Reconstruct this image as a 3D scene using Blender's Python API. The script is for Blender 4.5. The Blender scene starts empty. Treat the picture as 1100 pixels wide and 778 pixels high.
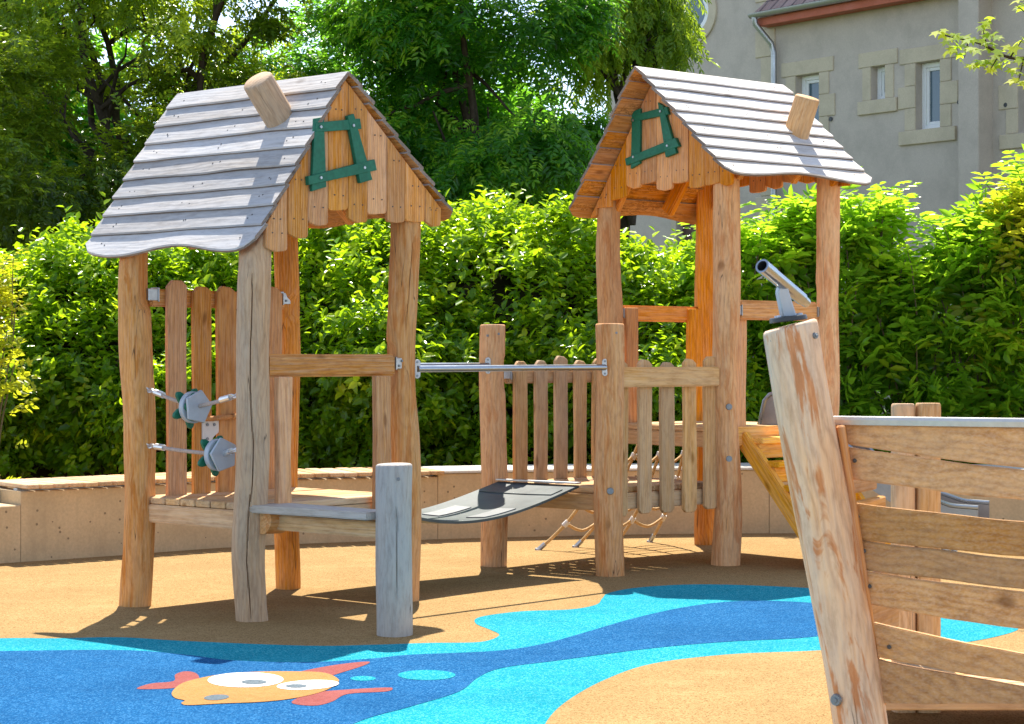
import bpy, bmesh, math, random
import numpy as np
from mathutils import Vector, Matrix, noise

random.seed(7)
rng = np.random.default_rng(11)
R = math.radians
sc = bpy.context.scene
COL = sc.collection
CAM_H, F = 1.2, 2200.0          # eye height in metres, focal length in photo pixels


def at(px, py, d):
    """a point of the place seen at photo position (px, py), d metres away"""
    return Vector(((px - 550) * d / F, d, CAM_H - (py - 385) * d / F))


def gnd(px, py, z=0.0):
    d = (CAM_H - z) * F / (py - 385)
    return Vector(((px - 550) * d / F, d, z))


# ------------------------------------------------------------------ materials
class NT:
    def __init__(self, name):
        self.m = bpy.data.materials.new(name)
        self.m.use_nodes = True
        self.t = self.m.node_tree
        self.t.nodes.clear()
        self.out = self.n('ShaderNodeOutputMaterial')

    def n(self, typ, **kw):
        nd = self.t.nodes.new(typ)
        for k, v in kw.items():
            if k in nd.inputs:
                nd.inputs[k].default_value = v
            else:
                setattr(nd, k, v)
        return nd

    def l(self, a, b):
        self.t.links.new(a, b)

    def mul(self, vec, s):
        nd = self.n('ShaderNodeVectorMath', operation='MULTIPLY')
        self.l(vec, nd.inputs[0])
        nd.inputs[1].default_value = s
        return nd.outputs[0]

    def math(self, op, a, b=None, c=None):
        nd = self.n('ShaderNodeMath', operation=op)
        for i, v in enumerate((a, b, c)):
            if v is None:
                continue
            if isinstance(v, (int, float)):
                nd.inputs[i].default_value = v
            else:
                self.l(v, nd.inputs[i])
        return nd.outputs[0]

    def noise(self, vec, scale, detail=3, rough=0.55, dist=0.0):
        nd = self.n('ShaderNodeTexNoise', Scale=scale, Detail=detail, Roughness=rough, Distortion=dist)
        if vec is not None:
            self.l(vec, nd.inputs['Vector'])
        return nd

    def ramp(self, fac, stops):
        nd = self.n('ShaderNodeValToRGB')
        cr = nd.color_ramp
        while len(cr.elements) > 1:
            cr.elements.remove(cr.elements[-1])
        for i, (p, c) in enumerate(stops):
            e = cr.elements[0] if i == 0 else cr.elements.new(p)
            e.position = p
            e.color = (*c, 1) if len(c) == 3 else c
        self.l(fac, nd.inputs[0])
        return nd.outputs[0]

    def mix(self, fac, a, b, blend='MIX'):
        nd = self.n('ShaderNodeMix', data_type='RGBA', blend_type=blend)
        for i, v in ((0, fac), (6, a), (7, b)):
            if isinstance(v, (int, float)):
                nd.inputs[i].default_value = v
            elif isinstance(v, tuple):
                nd.inputs[i].default_value = (*v, 1)
            else:
                self.l(v, nd.inputs[i])
        return nd.outputs[2]

    def maprange(self, v, a, b, c=0.0, d=1.0):
        nd = self.n('ShaderNodeMapRange')
        self.l(v, nd.inputs[0])
        for i, x in enumerate((a, b, c, d)):
            nd.inputs[i + 1].default_value = x
        return nd.outputs[0]

    def pbsdf(self, col, rough=0.6, metal=0.0, bump=None, bstr=0.3, bdist=0.01, spec=0.4):
        p = self.n('ShaderNodeBsdfPrincipled')
        p.inputs['Specular IOR Level'].default_value = spec
        for k, v in (('Base Color', col), ('Roughness', rough), ('Metallic', metal)):
            if isinstance(v, tuple):
                p.inputs[k].default_value = (*v, 1)
            elif isinstance(v, (int, float)):
                p.inputs[k].default_value = v
            else:
                self.l(v, p.inputs[k])
        if bump is not None:
            b = self.n('ShaderNodeBump', Strength=bstr, Distance=bdist)
            self.l(bump, b.inputs['Height'])
            self.l(b.outputs[0], p.inputs['Normal'])
        self.l(p.outputs[0], self.out.inputs[0])
        return p


def wood(name, light, mid, dark, grey=(0.42, 0.39, 0.35), grey_amt=0.3, streak=None, streak_amt=0.0,
         ring=110.0, rough=0.7, bark=False, crack=False, swirl=(5, 5, 1.3), sw_amt=0.10, fibre=0.6, streak_f=(16, 16, 2.6), mott=.4, ringc=.5, sth=(.53, .61)):
    t = NT(name)
    a = t.n('ShaderNodeAttribute', attribute_name='gc').outputs['Vector']
    ti = t.n('ShaderNodeAttribute', attribute_name='tint').outputs['Fac']
    d1 = t.noise(t.mul(a, swirl), 1.0, 3, 0.5)
    off = t.n('ShaderNodeVectorMath', operation='MULTIPLY_ADD')
    t.l(d1.outputs['Color'], off.inputs[0])
    off.inputs[1].default_value = (sw_amt, sw_amt, 0)
    t.l(a, off.inputs[2])
    flat = t.mul(off.outputs[0], (1, 1, 0))
    ln = t.n('ShaderNodeVectorMath', operation='LENGTH')
    t.l(flat, ln.inputs[0])
    rg = t.math('SINE', t.math('MULTIPLY', ln.outputs['Value'], ring * 6.283))
    rg01 = t.maprange(rg, -1, 1)
    rgs = t.math('POWER', rg01, 2.0)
    fib = t.noise(t.mul(a, (190, 190, 5)), 1.0, 3, 0.65).outputs[0]
    fib2 = t.noise(t.mul(a, (45, 45, 1.6)), 1.0, 4, 0.6).outputs[0]
    blot = t.noise(t.mul(a, (9, 9, 2.2)), 1.0, 4, 0.6).outputs[0]
    c = t.mix(t.maprange(blot, 0.32, 0.68), light, mid)
    c = t.mix(t.math('MULTIPLY', rgs, ringc), c, dark)
    c = t.mix(t.math('MULTIPLY', t.maprange(fib2, 0.42, 0.72), fibre), c, dark)
    c = t.mix(t.math('MULTIPLY', t.maprange(fib, 0.4, 0.8), 0.28), c, (0.9, 0.8, 0.66))
    # silvering of old wood
    g = t.noise(t.mul(a, (7, 7, 1.0)), 1.0, 5, 0.6).outputs[0]
    g = t.math('MULTIPLY', t.maprange(g, 0.36, 0.62), grey_amt)
    c = t.mix(g, c, grey)
    if streak is not None:
        s = t.noise(t.mul(a, streak_f), 1.0, 5, 0.65, 0.8).outputs[0]
        c = t.mix(t.math('MULTIPLY', t.maprange(s, *sth), streak_amt), c, streak)
    mo_ = t.noise(t.mul(a, (42, 42, 10)), 1.0, 5, 0.7).outputs[0]
    c = t.mix(t.maprange(mo_, 0.5, 0.72, 0, mott), c, tuple(x * .55 for x in dark))
    c = t.mix(t.maprange(mo_, 0.5, 0.28, 0, mott * .7), c, tuple(min(1, x * 1.25) for x in light))
    # knots
    vo = t.n('ShaderNodeTexVoronoi', Scale=1.0, feature='F1')
    t.l(t.mul(off.outputs[0], (6.5, 6.5, 2.6)), vo.inputs['Vector'])
    k = t.maprange(vo.outputs['Distance'], 0.05, 0.13, 1.0, 0.0)
    c = t.mix(t.math('MULTIPLY', k, 0.65), c, (dark[0] * .42, dark[1] * .38, dark[2] * .35))
    h = t.math('MULTIPLY_ADD', fib, 0.6, t.math('MULTIPLY', rg01, 0.25))
    if crack:
        cr = t.noise(t.mul(a, (17, 17, 0.8)), 1.0, 2, 0.4).outputs[0]
        cr = t.math('ABSOLUTE', t.math('SUBTRACT', cr, 0.5))
        cm = t.noise(t.mul(a, (6, 6, 1.7)), 1.0, 2).outputs[0]
        crk = t.math('MULTIPLY', t.maprange(cr, 0.0, 0.006, 1.0, 0.0), t.maprange(cm, 0.53, 0.57))
        c = t.mix(t.math('MULTIPLY', crk, 0.85), c, (0.05, 0.035, 0.025))
        h = t.math('SUBTRACT', h, crk)
    if bark:
        b = t.noise(t.mul(a, (34, 34, 13)), 1.0, 4, 0.6, 1.2).outputs[0]
        b = t.math('ABSOLUTE', t.math('SUBTRACT', b, 0.5))
        bm_ = t.noise(t.mul(a, (11, 11, 2.2)), 1.0, 3).outputs[0]
        bk = t.math('MULTIPLY', t.maprange(b, 0.0, 0.05, 1.0, 0.0), t.maprange(bm_, 0.44, 0.54))
        c = t.mix(t.math('MULTIPLY', bk, 0.8), c, (0.16, 0.06, 0.02))
    hv = t.n('ShaderNodeHueSaturation')
    t.l(c, hv.inputs['Color'])
    t.l(t.maprange(ti, 0, 1, 0.8, 1.16), hv.inputs['Value'])
    t.l(t.maprange(t.math('FRACT', t.math('MULTIPLY', ti, 7.31)), 0, 1, 0.90, 1.12), hv.inputs['Saturation'])
    t.pbsdf(hv.outputs[0], rough, bump=h, bstr=0.45, bdist=0.004, spec=0.12)
    return t.m


def plain(name, col, rough=0.5, metal=0.0, var=0.12, scale=30.0, bstr=0.1, spec=0.5):
    t = NT(name)
    co = t.n('ShaderNodeTexCoord').outputs['Object']
    n = t.noise(co, scale, 5, 0.6).outputs[0]
    n2 = t.noise(co, scale * 0.13, 4, 0.6).outputs[0]
    c = t.mix(t.maprange(n, 0.3, 0.7), tuple(x * (1 - var) for x in col), tuple(min(1, x * (1 + var)) for x in col))
    c = t.mix(t.maprange(n2, 0.35, 0.7, 0, var * 2), c, tuple(x * 0.7 for x in col))
    t.pbsdf(c, t.maprange(n2, 0.3, 0.7, rough * 0.85, min(1, rough * 1.2)), metal, bump=n, bstr=bstr, bdist=0.003, spec=spec)
    return t.m


def rubber(name, a, b, speck, sa=0.25):
    """poured EPDM granulate: a few millimetres to the grain"""
    t = NT(name)
    co = t.n('ShaderNodeTexCoord').outputs['Object']
    v = t.n('ShaderNodeTexVoronoi', Scale=190.0)
    t.l(co, v.inputs['Vector'])
    r = t.n('ShaderNodeSeparateColor')
    t.l(v.outputs['Color'], r.inputs[0])
    g = r.outputs[0]
    c = t.mix(g, a, b)
    c = t.mix(t.math('MULTIPLY', t.maprange(r.outputs[1], 1 - sa, 1 - sa + .02), 0.75), c, speck)
    big = t.noise(co, 1.3, 6, 0.62).outputs[0]
    c = t.mix(t.maprange(big, 0.42, 0.72, 0, 0.42), c, tuple(x * 0.70 for x in a))
    pat = t.noise(co, 4.2, 5, 0.7).outputs[0]
    c = t.mix(t.maprange(pat, 0.52, 0.72, 0, 0.35), c, tuple(min(1, x * 1.12 + .01) for x in b))
    scf = t.noise(t.mul(co, (3.0, 14.0, 1)), 1.0, 5, 0.7).outputs[0]
    c = t.mix(t.maprange(scf, 0.60, 0.74, 0, 0.30), c, tuple(x * 0.6 for x in a))
    mid = t.noise(co, 24.0, 4, 0.6).outputs[0]
    c = t.mix(t.maprange(mid, 0.5, 0.75, 0, 0.22), c, tuple(x * 0.6 for x in a))
    h = t.math('SUBTRACT', 1.0, v.outputs['Distance'])
    t.pbsdf(c, 0.95, bump=h, bstr=0.6, bdist=0.003, spec=0.03)
    return t.m


def leafmat(name, dark, mid, bright, trans=0.5, rough=0.38, tcol=(0.35, 0.55, 0.04), spec=0.4):
    t = NT(name)
    ti = t.n('ShaderNodeAttribute', attribute_name='tint').outputs['Fac']
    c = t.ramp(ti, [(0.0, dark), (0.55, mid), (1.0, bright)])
    p = t.pbsdf(c, rough, spec=spec)
    tr = t.n('ShaderNodeBsdfTranslucent')
    tc = t.mix(0.55, c, tcol)
    t.l(tc, tr.inputs[0])
    mx = t.n('ShaderNodeMixShader', Fac=trans)
    t.l(p.outputs[0], mx.inputs[1])
    t.l(tr.outputs[0], mx.inputs[2])
    t.l(mx.outputs[0], t.out.inputs[0])
    return t.m


def concrete(name, col, holes=True):
    t = NT(name)
    co = t.n('ShaderNodeTexCoord').outputs['Object']
    n = t.noise(co, 60, 5, 0.65).outputs[0]
    n2 = t.noise(co, 3.0, 6, 0.65).outputs[0]
    c = t.mix(t.maprange(n, 0.3, 0.7), tuple(x * .88 for x in col), tuple(x * 1.1 for x in col))
    c = t.mix(t.maprange(n2, 0.42, 0.72, 0, 0.5), c, tuple(x * .66 for x in col))
    h = n
    if holes:
        v = t.n('ShaderNodeTexVoronoi', Scale=26.0)
        t.l(co, v.inputs['Vector'])
        s = t.n('ShaderNodeSeparateColor')
        t.l(v.outputs['Color'], s.inputs[0])
        hole = t.math('MULTIPLY', t.math('LESS_THAN', v.outputs['Distance'], 0.2), t.math('GREATER_THAN', s.outputs[0], 0.86))
        st = t.noise(t.mul(co, (9, 9, 0.9)), 1.0, 5, 0.65).outputs[0]
        c = t.mix(t.maprange(st, 0.5, 0.7, 0, 0.4), c, tuple(x * .68 for x in col))
        c = t.mix(t.math('MULTIPLY', hole, 0.75), c, tuple(x * .25 for x in col))
    t.pbsdf(c, 0.85, bump=h, bstr=0.25, bdist=0.004, spec=0.2)
    return t.m


M = {}
LOGS = dict(crack=True, swirl=(6, 6, 3.4), sw_amt=0.13, fibre=0.22)
M['post'] = wood('post_wood', (0.73, 0.375, 0.130), (0.64, 0.28, 0.072), (0.45, 0.17, 0.036), grey=(0.62, 0.41, 0.225), grey_amt=0.40,
                 streak=(0.52, 0.16, 0.025), streak_amt=0.55, ring=48, **LOGS)
M['post_grey'] = wood('weathered_post_wood', (0.64, 0.40, 0.20), (0.56, 0.315, 0.13), (0.38, 0.19, 0.07), grey=(0.50, 0.405, 0.30), grey_amt=0.55, ring=48, **LOGS)
M['stump'] = wood('silvered_stump_wood', (0.43, 0.37, 0.30), (0.37, 0.31, 0.245), (0.25, 0.19, 0.135), grey=(0.37, 0.355, 0.33), grey_amt=0.9, ring=48, **LOGS)
M['bow'] = wood('bow_post_wood', (0.73, 0.45, 0.20), (0.63, 0.32, 0.105), (0.40, 0.16, 0.036), grey=(0.56, 0.475, 0.37), grey_amt=0.85,
                streak=(0.46, 0.15, 0.02), streak_amt=.85, ring=48, streak_f=(14, 14, 2.3), ringc=.62, sth=(.505, .56), **LOGS)
M['post_orange'] = wood('fresh_post_wood', (0.70, 0.30, 0.055), (0.62, 0.225, 0.03), (0.42, 0.12, 0.014), grey_amt=0.05, ring=48, **LOGS)
M['plank'] = wood('plank_wood', (0.70, 0.345, 0.105), (0.60, 0.25, 0.055), (0.38, 0.13, 0.024), grey_amt=0.12, ring=70, fibre=.45)
M['plank_pale'] = wood('pale_plank_wood', (0.64, 0.40, 0.18), (0.56, 0.305, 0.115), (0.38, 0.175, 0.05), grey=(0.52, 0.40, 0.27), grey_amt=0.5, ring=70, fibre=.45)
M['plank_orange'] = wood('fresh_plank_wood', (0.72, 0.31, 0.05), (0.64, 0.235, 0.026), (0.43, 0.13, 0.012), grey_amt=0.03, ring=70, fibre=.45)
M['plank_grey'] = wood('grey_plank_wood', (0.50, 0.44, 0.37), (0.44, 0.38, 0.31), (0.30, 0.24, 0.18), grey=(0.48, 0.46, 0.43), grey_amt=0.8, ring=70)
M['hull'] = wood('hull_plank_wood', (0.64, 0.335, 0.095), (0.54, 0.25, 0.055), (0.33, 0.125, 0.022), grey=(0.52, 0.33, 0.165), grey_amt=0.4, ring=50, fibre=.4)
M['stair_glow'] = wood('bounce_glow_wood', (0.95, 0.47, 0.035), (0.90, 0.39, 0.02), (0.62, 0.22, 0.01), grey_amt=0.0, ring=70, fibre=.3)  # orange light bounced onto the stair, put into its wood colour
M['roof'] = wood('silvered_roof_wood', (0.47, 0.45, 0.43), (0.41, 0.39, 0.37), (0.29, 0.255, 0.23), grey=(0.45, 0.45, 0.455), grey_amt=0.85, ring=60, rough=0.65)
M['roof_pale'] = wood('bleached_roof_wood', (0.68, 0.635, 0.58), (0.61, 0.56, 0.51), (0.42, 0.36, 0.31), grey=(0.66, 0.63, 0.60), grey_amt=0.85, ring=60, rough=0.65)
M['roof_edge'] = wood('end_grain_lap_shade', (0.20, 0.15, 0.12), (0.16, 0.115, 0.09), (0.10, 0.068, 0.052), grey_amt=0.2, ring=60)  # end grain tone, darkened so the lap edges carry painted shadow lines
M['under'] = wood('bark_edged_wood', (0.68, 0.33, 0.085), (0.60, 0.25, 0.045), (0.40, 0.14, 0.022), grey_amt=0.03, bark=True, ring=60)
M['green'] = plain('green_board', (0.010, 0.135, 0.075), 0.5, var=0.22, scale=45, spec=0.3)
M['steel'] = plain('brushed_steel', (0.36, 0.39, 0.42), 0.3, 1.0, 0.06, 60)
M['capsteel'] = plain('satin_steel_cap', (0.60, 0.58, 0.55), 0.45, 0.55, 0.08, 40)
M['slidesteel'] = plain('dull_slide_steel', (0.30, 0.27, 0.25), 0.35, 0.85, 0.1, 20)
M['zinc'] = plain('galvanised_steel', (0.42, 0.44, 0.46), 0.42, 0.9, 0.12, 40)
M['bolt'] = plain('bolt_steel', (0.22, 0.24, 0.26), 0.45, 0.7, 0.1)
M['nail'] = plain('dark_nail', (0.09, 0.085, 0.08), 0.6, 0.3)
M['dark'] = plain('black_plastic', (0.025, 0.028, 0.032), 0.4)
M['mat'] = plain('rubber_mat', (0.050, 0.066, 0.066), 0.45, var=0.3, scale=14, spec=0.35)
M['pad'] = plain('worn_pad', (0.13, 0.14, 0.14), 0.55, var=0.3, scale=50)
M['greyplate'] = plain('grey_board', (0.40, 0.44, 0.48), 0.45, var=0.06)
M['whiteplate'] = plain('pale_board', (0.62, 0.61, 0.58), 0.5, var=0.05)
M['greyrope'] = plain('grey_rope', (0.46, 0.36, 0.30), 0.9, var=0.3, scale=160, bstr=0.6)
M['rope'] = plain('tan_rope', (0.56, 0.37, 0.16), 0.9, var=0.3, scale=160, bstr=0.6)
M['ferrule'] = plain('rope_ferrule', (0.72, 0.72, 0.72), 0.35, 0.8)
M['sand'] = rubber('sand_granulate', (0.290, 0.180, 0.074), (0.39, 0.262, 0.118), (0.155, 0.087, 0.031), 0.22)
M['cyan'] = rubber('turquoise_granulate', (0.005, 0.185, 0.25), (0.014, 0.285, 0.35), (0.10, 0.44, 0.48), 0.24)
M['blue'] = rubber('blue_granulate', (0.004, 0.056, 0.165), (0.013, 0.105, 0.25), (0.05, 0.19, 0.37), 0.24)
M['fish'] = rubber('orange_granulate', (0.32, 0.16, 0.055), (0.41, 0.23, 0.09), (0.42, 0.2, 0.05), 0.14)
M['fin'] = rubber('red_granulate', (0.22, 0.062, 0.055), (0.29, 0.10, 0.09), (0.3, 0.07, 0.06), 0.14)
M['white'] = rubber('white_granulate', (0.62, 0.61, 0.59), (0.72, 0.71, 0.69), (0.6, 0.6, 0.6), 0.1)
M['greyg'] = rubber('grey_granulate', (0.10, 0.13, 0.15), (0.15, 0.18, 0.2), (0.08, 0.1, 0.1), 0.1)
M['conc'] = concrete('ochre_concrete', (0.57, 0.425, 0.245))
M['conc_top'] = concrete('pale_concrete', (0.60, 0.57, 0.50), False)
M['stucco'] = concrete('grey_render', (0.51, 0.445, 0.37), False)
M['stone'] = concrete('ashlar_stone', (0.56, 0.48, 0.345), False)
M['soil'] = concrete('lawn_soil', (0.06, 0.075, 0.028), False)
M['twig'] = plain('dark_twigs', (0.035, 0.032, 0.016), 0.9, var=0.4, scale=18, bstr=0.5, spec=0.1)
M['barkm'] = plain('tree_bark', (0.055, 0.042, 0.03), 0.9, var=0.4, scale=22, bstr=0.6, spec=0.1)
M['stem'] = plain('green_brown_stem', (0.12, 0.10, 0.045), 0.8, var=0.3)
M['pvc'] = plain('white_window_frame', (0.80, 0.80, 0.78), 0.4, var=0.03)
M['pane'] = plain('window_glass', (0.07, 0.12, 0.15), 0.08, var=0.1, scale=3, bstr=0.0, spec=0.8)
M['door'] = plain('dark_red_door', (0.10, 0.045, 0.035), 0.55, var=0.1)
M['fascia'] = plain('orange_red_fascia', (0.45, 0.11, 0.05), 0.6)
M['leaf_hedge'] = leafmat('hedge_leaf', (0.022, 0.082, 0.008), (0.14, 0.30, 0.012), (0.54, 0.64, 0.025), 0.56, 0.24, (0.66, 0.94, 0.012))
M['leaf_shrub'] = leafmat('shrub_leaf', (0.028, 0.105, 0.012), (0.15, 0.33, 0.022), (0.44, 0.60, 0.03), 0.58, 0.26, (0.60, 0.96, 0.03))
M['leaf_tree'] = leafmat('locust_leaf', (0.010, 0.058, 0.011), (0.06, 0.20, 0.022), (0.34, 0.54, 0.03), 0.54, 0.22, (0.36, 0.85, 0.03), spec=0.38)
M['leaf_fine'] = leafmat('fine_leaf', (0.014, 0.042, 0.008), (0.095, 0.19, 0.018), (0.46, 0.56, 0.03), 0.5, 0.24, (0.72, 0.92, 0.03), spec=0.38)
M['leaf_willow'] = leafmat('hanging_leaf', (0.06, 0.135, 0.012), (0.17, 0.28, 0.022), (0.34, 0.42, 0.035), 0.6, 0.4, (0.66, 0.86, 0.03), spec=0.38)
M['leaf_gold'] = leafmat('golden_leaf', (0.16, 0.24, 0.012), (0.34, 0.39, 0.02), (0.50, 0.50, 0.03), 0.58, 0.35, (0.85, 0.86, 0.03))
M['leaf_maple'] = leafmat('maple_leaf', (0.09, 0.19, 0.015), (0.26, 0.37, 0.022), (0.46, 0.52, 0.03), 0.62, 0.6, (0.72, 0.95, 0.04), spec=.15)


def roof_tiles():
    t = NT('roof_tiles')
    co = t.n('ShaderNodeAttribute', attribute_name='gc').outputs['Vector']
    br = t.n('ShaderNodeTexBrick', Scale=1.0)
    br.inputs['Color1'].default_value = (0.30, 0.19, 0.16, 1)
    br.inputs['Color2'].default_value = (0.40, 0.28, 0.24, 1)
    br.inputs['Mortar'].default_value = (0.05, 0.03, 0.03, 1)
    br.inputs['Mortar Size'].default_value = 0.02
    br.inputs['Brick Width'].default_value = 0.24
    br.inputs['Row Height'].default_value = 0.3
    t.l(co, br.inputs['Vector'])
    w = t.n('ShaderNodeTexWave', Scale=2.08, wave_type='BANDS', bands_direction='X')
    t.l(co, w.inputs['Vector'])
    n = t.noise(co, 6, 4).outputs[0]
    c = t.mix(t.maprange(n, 0.35, 0.7, 0, 0.5), br.outputs[0], (0.36, 0.27, 0.24))
    t.pbsdf(c, 0.8, bump=t.math('ADD', w.outputs[0], br.outputs[1]), bstr=0.8, bdist=0.05)
    return t.m


M['tiles'] = roof_tiles()


# ------------------------------------------------------------------ mesh tools
def tag(o, label=None, cat=None, group=None, kind=None):
    for k, v in (('label', label), ('category', cat), ('group', group), ('kind', kind)):
        if v:
            o[k] = v
    return o


def empty(name, loc, rz=0.0, label=None, cat=None, group=None):
    o = bpy.data.objects.new(name, None)
    COL.objects.link(o)
    o.location = loc
    o.rotation_euler = (0, 0, rz)
    o.empty_display_size = 0.2
    return tag(o, label, cat, group)


def frame(o, x=None, z=None):
    """matrix with origin o, local x along x, local z near z"""
    o = Vector(o)
    if z is None:
        z = Vector((0, 0, 1))
    z = Vector(z).normalized()
    if x is None:
        x = Vector((1, 0, 0)) if abs(z.x) < 0.9 else Vector((0, 1, 0))
    x = Vector(x)
    x = (x - z * x.dot(z)).normalized()
    y = z.cross(x)
    m = Matrix((x, y, z)).transposed().to_4x4()
    m.translation = o
    return m


def T(x, y, z):
    return Matrix.Translation((x, y, z))


class MB:
    def __init__(self):
        self.v, self.f, self.g, self.t, self.mi = [], [], [], [], []

    def add(self, shp, m=None, mi=0, goff=None, tint=None, grain='z'):
        vs, fs = shp
        b = len(self.v)
        if goff is None:
            goff = (random.uniform(-.14, .14), random.uniform(.03, .16) * random.choice((-1, 1)), random.uniform(0, 40))
        goff = Vector(goff)
        ti = random.random() if tint is None else tint
        for p in vs:
            p = Vector(p)
            q = p if grain == 'z' else (Vector((p.y, p.z, p.x)) if grain == 'x' else Vector((p.z, p.x, p.y)))
            self.g.append(q + goff)
            self.v.append(m @ p if m is not None else p)
            self.t.append(ti)
        for f in fs:
            self.f.append(tuple(i + b for i in f))
            self.mi.append(mi)
        return self

    def build(self, name, mats, parent=None, smooth=35, label=None):
        me = bpy.data.meshes.new(name)
        me.from_pydata([tuple(p) for p in self.v], [], self.f)
        if not isinstance(mats, (list, tuple)):
            mats = [mats]
        for mm in mats:
            me.materials.append(M[mm] if isinstance(mm, str) else mm)
        me.polygons.foreach_set('material_index', self.mi)
        a = me.attributes.new('gc', 'FLOAT_VECTOR', 'POINT')
        a.data.foreach_set('vector', [c for p in self.g for c in p])
        a = me.attributes.new('tint', 'FLOAT', 'POINT')
        a.data.foreach_set('value', self.t)
        if smooth:
            me.polygons.foreach_set('use_smooth', [True] * len(me.polygons))
            me.set_sharp_from_angle(angle=R(smooth))
        me.update()
        o = bpy.data.objects.new(name, me)
        COL.objects.link(o)
        if parent is not None:
            o.parent = parent
        if label:
            o['label'] = label
        return o


def from_bm(bm):
    bm.verts.ensure_lookup_table()
    bmesh.ops.recalc_face_normals(bm, faces=bm.faces[:])
    for i, v in enumerate(bm.verts):
        v.index = i
    r = [v.co.copy() for v in bm.verts], [tuple(v.index for v in f.verts) for f in bm.faces]
    bm.free()
    return r


def bev(bm, off, seg=1, ang=0.5):
    if off <= 0:
        return
    es = [e for e in bm.edges if len(e.link_faces) == 2 and e.calc_face_angle(0) > ang]
    bmesh.ops.bevel(bm, geom=es, offset=off, segments=seg, affect='EDGES', clamp_overlap=True)


def box(sx, sy, sz, b=0.004, seg=1):
    bm = bmesh.new()
    bmesh.ops.create_cube(bm, size=1)
    bmesh.ops.scale(bm, vec=(sx, sy, sz), verts=bm.verts[:])
    bev(bm, b, seg)
    return from_bm(bm)


def outline(pts, th, b=0.003, seg=1):
    """polygon in the xz plane with real thickness along y"""
    bm = bmesh.new()
    vs = [bm.verts.new((x, -th / 2, z)) for x, z in pts]
    f = bm.faces.new(vs)
    r = bmesh.ops.extrude_face_region(bm, geom=[f])
    bmesh.ops.translate(bm, vec=(0, th, 0), verts=[g for g in r['geom'] if isinstance(g, bmesh.types.BMVert)])
    bmesh.ops.recalc_face_normals(bm, faces=bm.faces[:])
    bev(bm, b, seg)
    return from_bm(bm)


def cyl(r0, r1, h, seg=16, b=0.0, z0=0.0):
    bm = bmesh.new()
    bmesh.ops.create_cone(bm, cap_ends=True, segments=seg, radius1=r0, radius2=r1, depth=h)
    bmesh.ops.translate(bm, vec=(0, 0, h / 2 + z0), verts=bm.verts[:])
    if b:
        bev(bm, b, 1, 0.9)
    return from_bm(bm)


def tube(path, r, seg=8, caps=True):
    path = [Vector(p) for p in path]
    vs, fs = [], []
    n = len(path)
    rr = r if isinstance(r, (list, tuple)) else [r] * n
    up = None
    for i, p in enumerate(path):
        d = (path[min(i + 1, n - 1)] - path[max(i - 1, 0)]).normalized()
        if up is None:
            up = d.orthogonal().normalized()
        up = (up - d * up.dot(d)).normalized()
        s = d.cross(up)
        for k in range(seg):
            a = 2 * math.pi * k / seg
            vs.append(p + (up * math.cos(a) + s * math.sin(a)) * rr[i])
    for i in range(n - 1):
        for k in range(seg):
            k2 = (k + 1) % seg
            fs.append((i * seg + k, i * seg + k2, (i + 1) * seg + k2, (i + 1) * seg + k))
    if caps:
        fs.append(tuple(range(seg))[::-1])
        fs.append(tuple((n - 1) * seg + k for k in range(seg)))
    return vs, fs


def log(h, r, seed=0, z0=-0.02, wob=0.015, rough=0.10, notches=(), lean=(0, 0), seg=28, tilt_top=0.0, taper=0.0, square=0.0, grooves=()):
    """peeled natural trunk: uneven radius, wandering axis, saw-cut flats (ang, zlo, zhi, depth)"""
    n = max(10, int(h / 0.035))
    zs = [z0 + (h - z0) * i / n for i in range(n + 1)]
    zs = zs[:-1] + [h - 0.012, h - 0.004, h]
    vs, fs = [], []
    for j, z in enumerate(zs):
        cx = noise.noise(Vector((z * 1.3, seed * 3.7, 1))) * wob + lean[0] * z
        cy = noise.noise(Vector((z * 1.3, seed * 3.7, 9))) * wob + lean[1] * z
        shrink = {len(zs) - 2: 0.97, len(zs) - 1: 0.90}.get(j, 1.0)
        for k in range(seg):
            a = 2 * math.pi * k / seg
            ca, sa = math.cos(a), math.sin(a)
            q = noise.noise(Vector((ca * 0.9, sa * 0.9, z * 1.6 + seed * 11)))
            q2 = noise.noise(Vector((ca * 2.2, sa * 2.2, z * 4 + seed * 5)))
            rad = r * (1 + rough * q + rough * 0.35 * q2) * (1 - taper * z / h)
            rad *= 1 + square * 0.5 * (max(abs(ca), abs(sa)) ** -1 - 1.2)
            for (na, zl, zh, dep) in notches:
                if zl - .05 < z < zh + .05:
                    w = min(1, max(0, min((z - zl + .05) / .05, (zh + .05 - z) / .05)))
                    dd = math.cos(a - na)
                    lim = (r - dep * w)
                    if dd > 0 and rad * dd > lim:
                        rad = lim / dd
            for (ga, zl, zh, dep) in grooves:
                gw = ga + 0.22 * noise.noise(Vector((z * 2.0, seed, 3))) + .05 * noise.noise(Vector((z * 9.0, seed, 8)))
                dd = abs((a - gw + math.pi) % (2 * math.pi) - math.pi)
                if zl < z < zh and dd < 1.01 * math.pi / seg:
                    rad -= dep * min(1, (z - zl) / .08, (zh - z) / .08)
            rad *= shrink
            vs.append(Vector((cx + rad * ca, cy + rad * sa, z + tilt_top * ca * rad * min(1, max(0, (z - h + .25) / .25)))))
    m = len(zs)
    for j in range(m - 1):
        for k in range(seg):
            k2 = (k + 1) % seg
            fs.append((j * seg + k, j * seg + k2, (j + 1) * seg + k2, (j + 1) * seg + k))
    fs.append(tuple(range(seg))[::-1])
    fs.append(tuple((m - 1) * seg + k for k in range(seg)))
    return vs, fs


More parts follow.
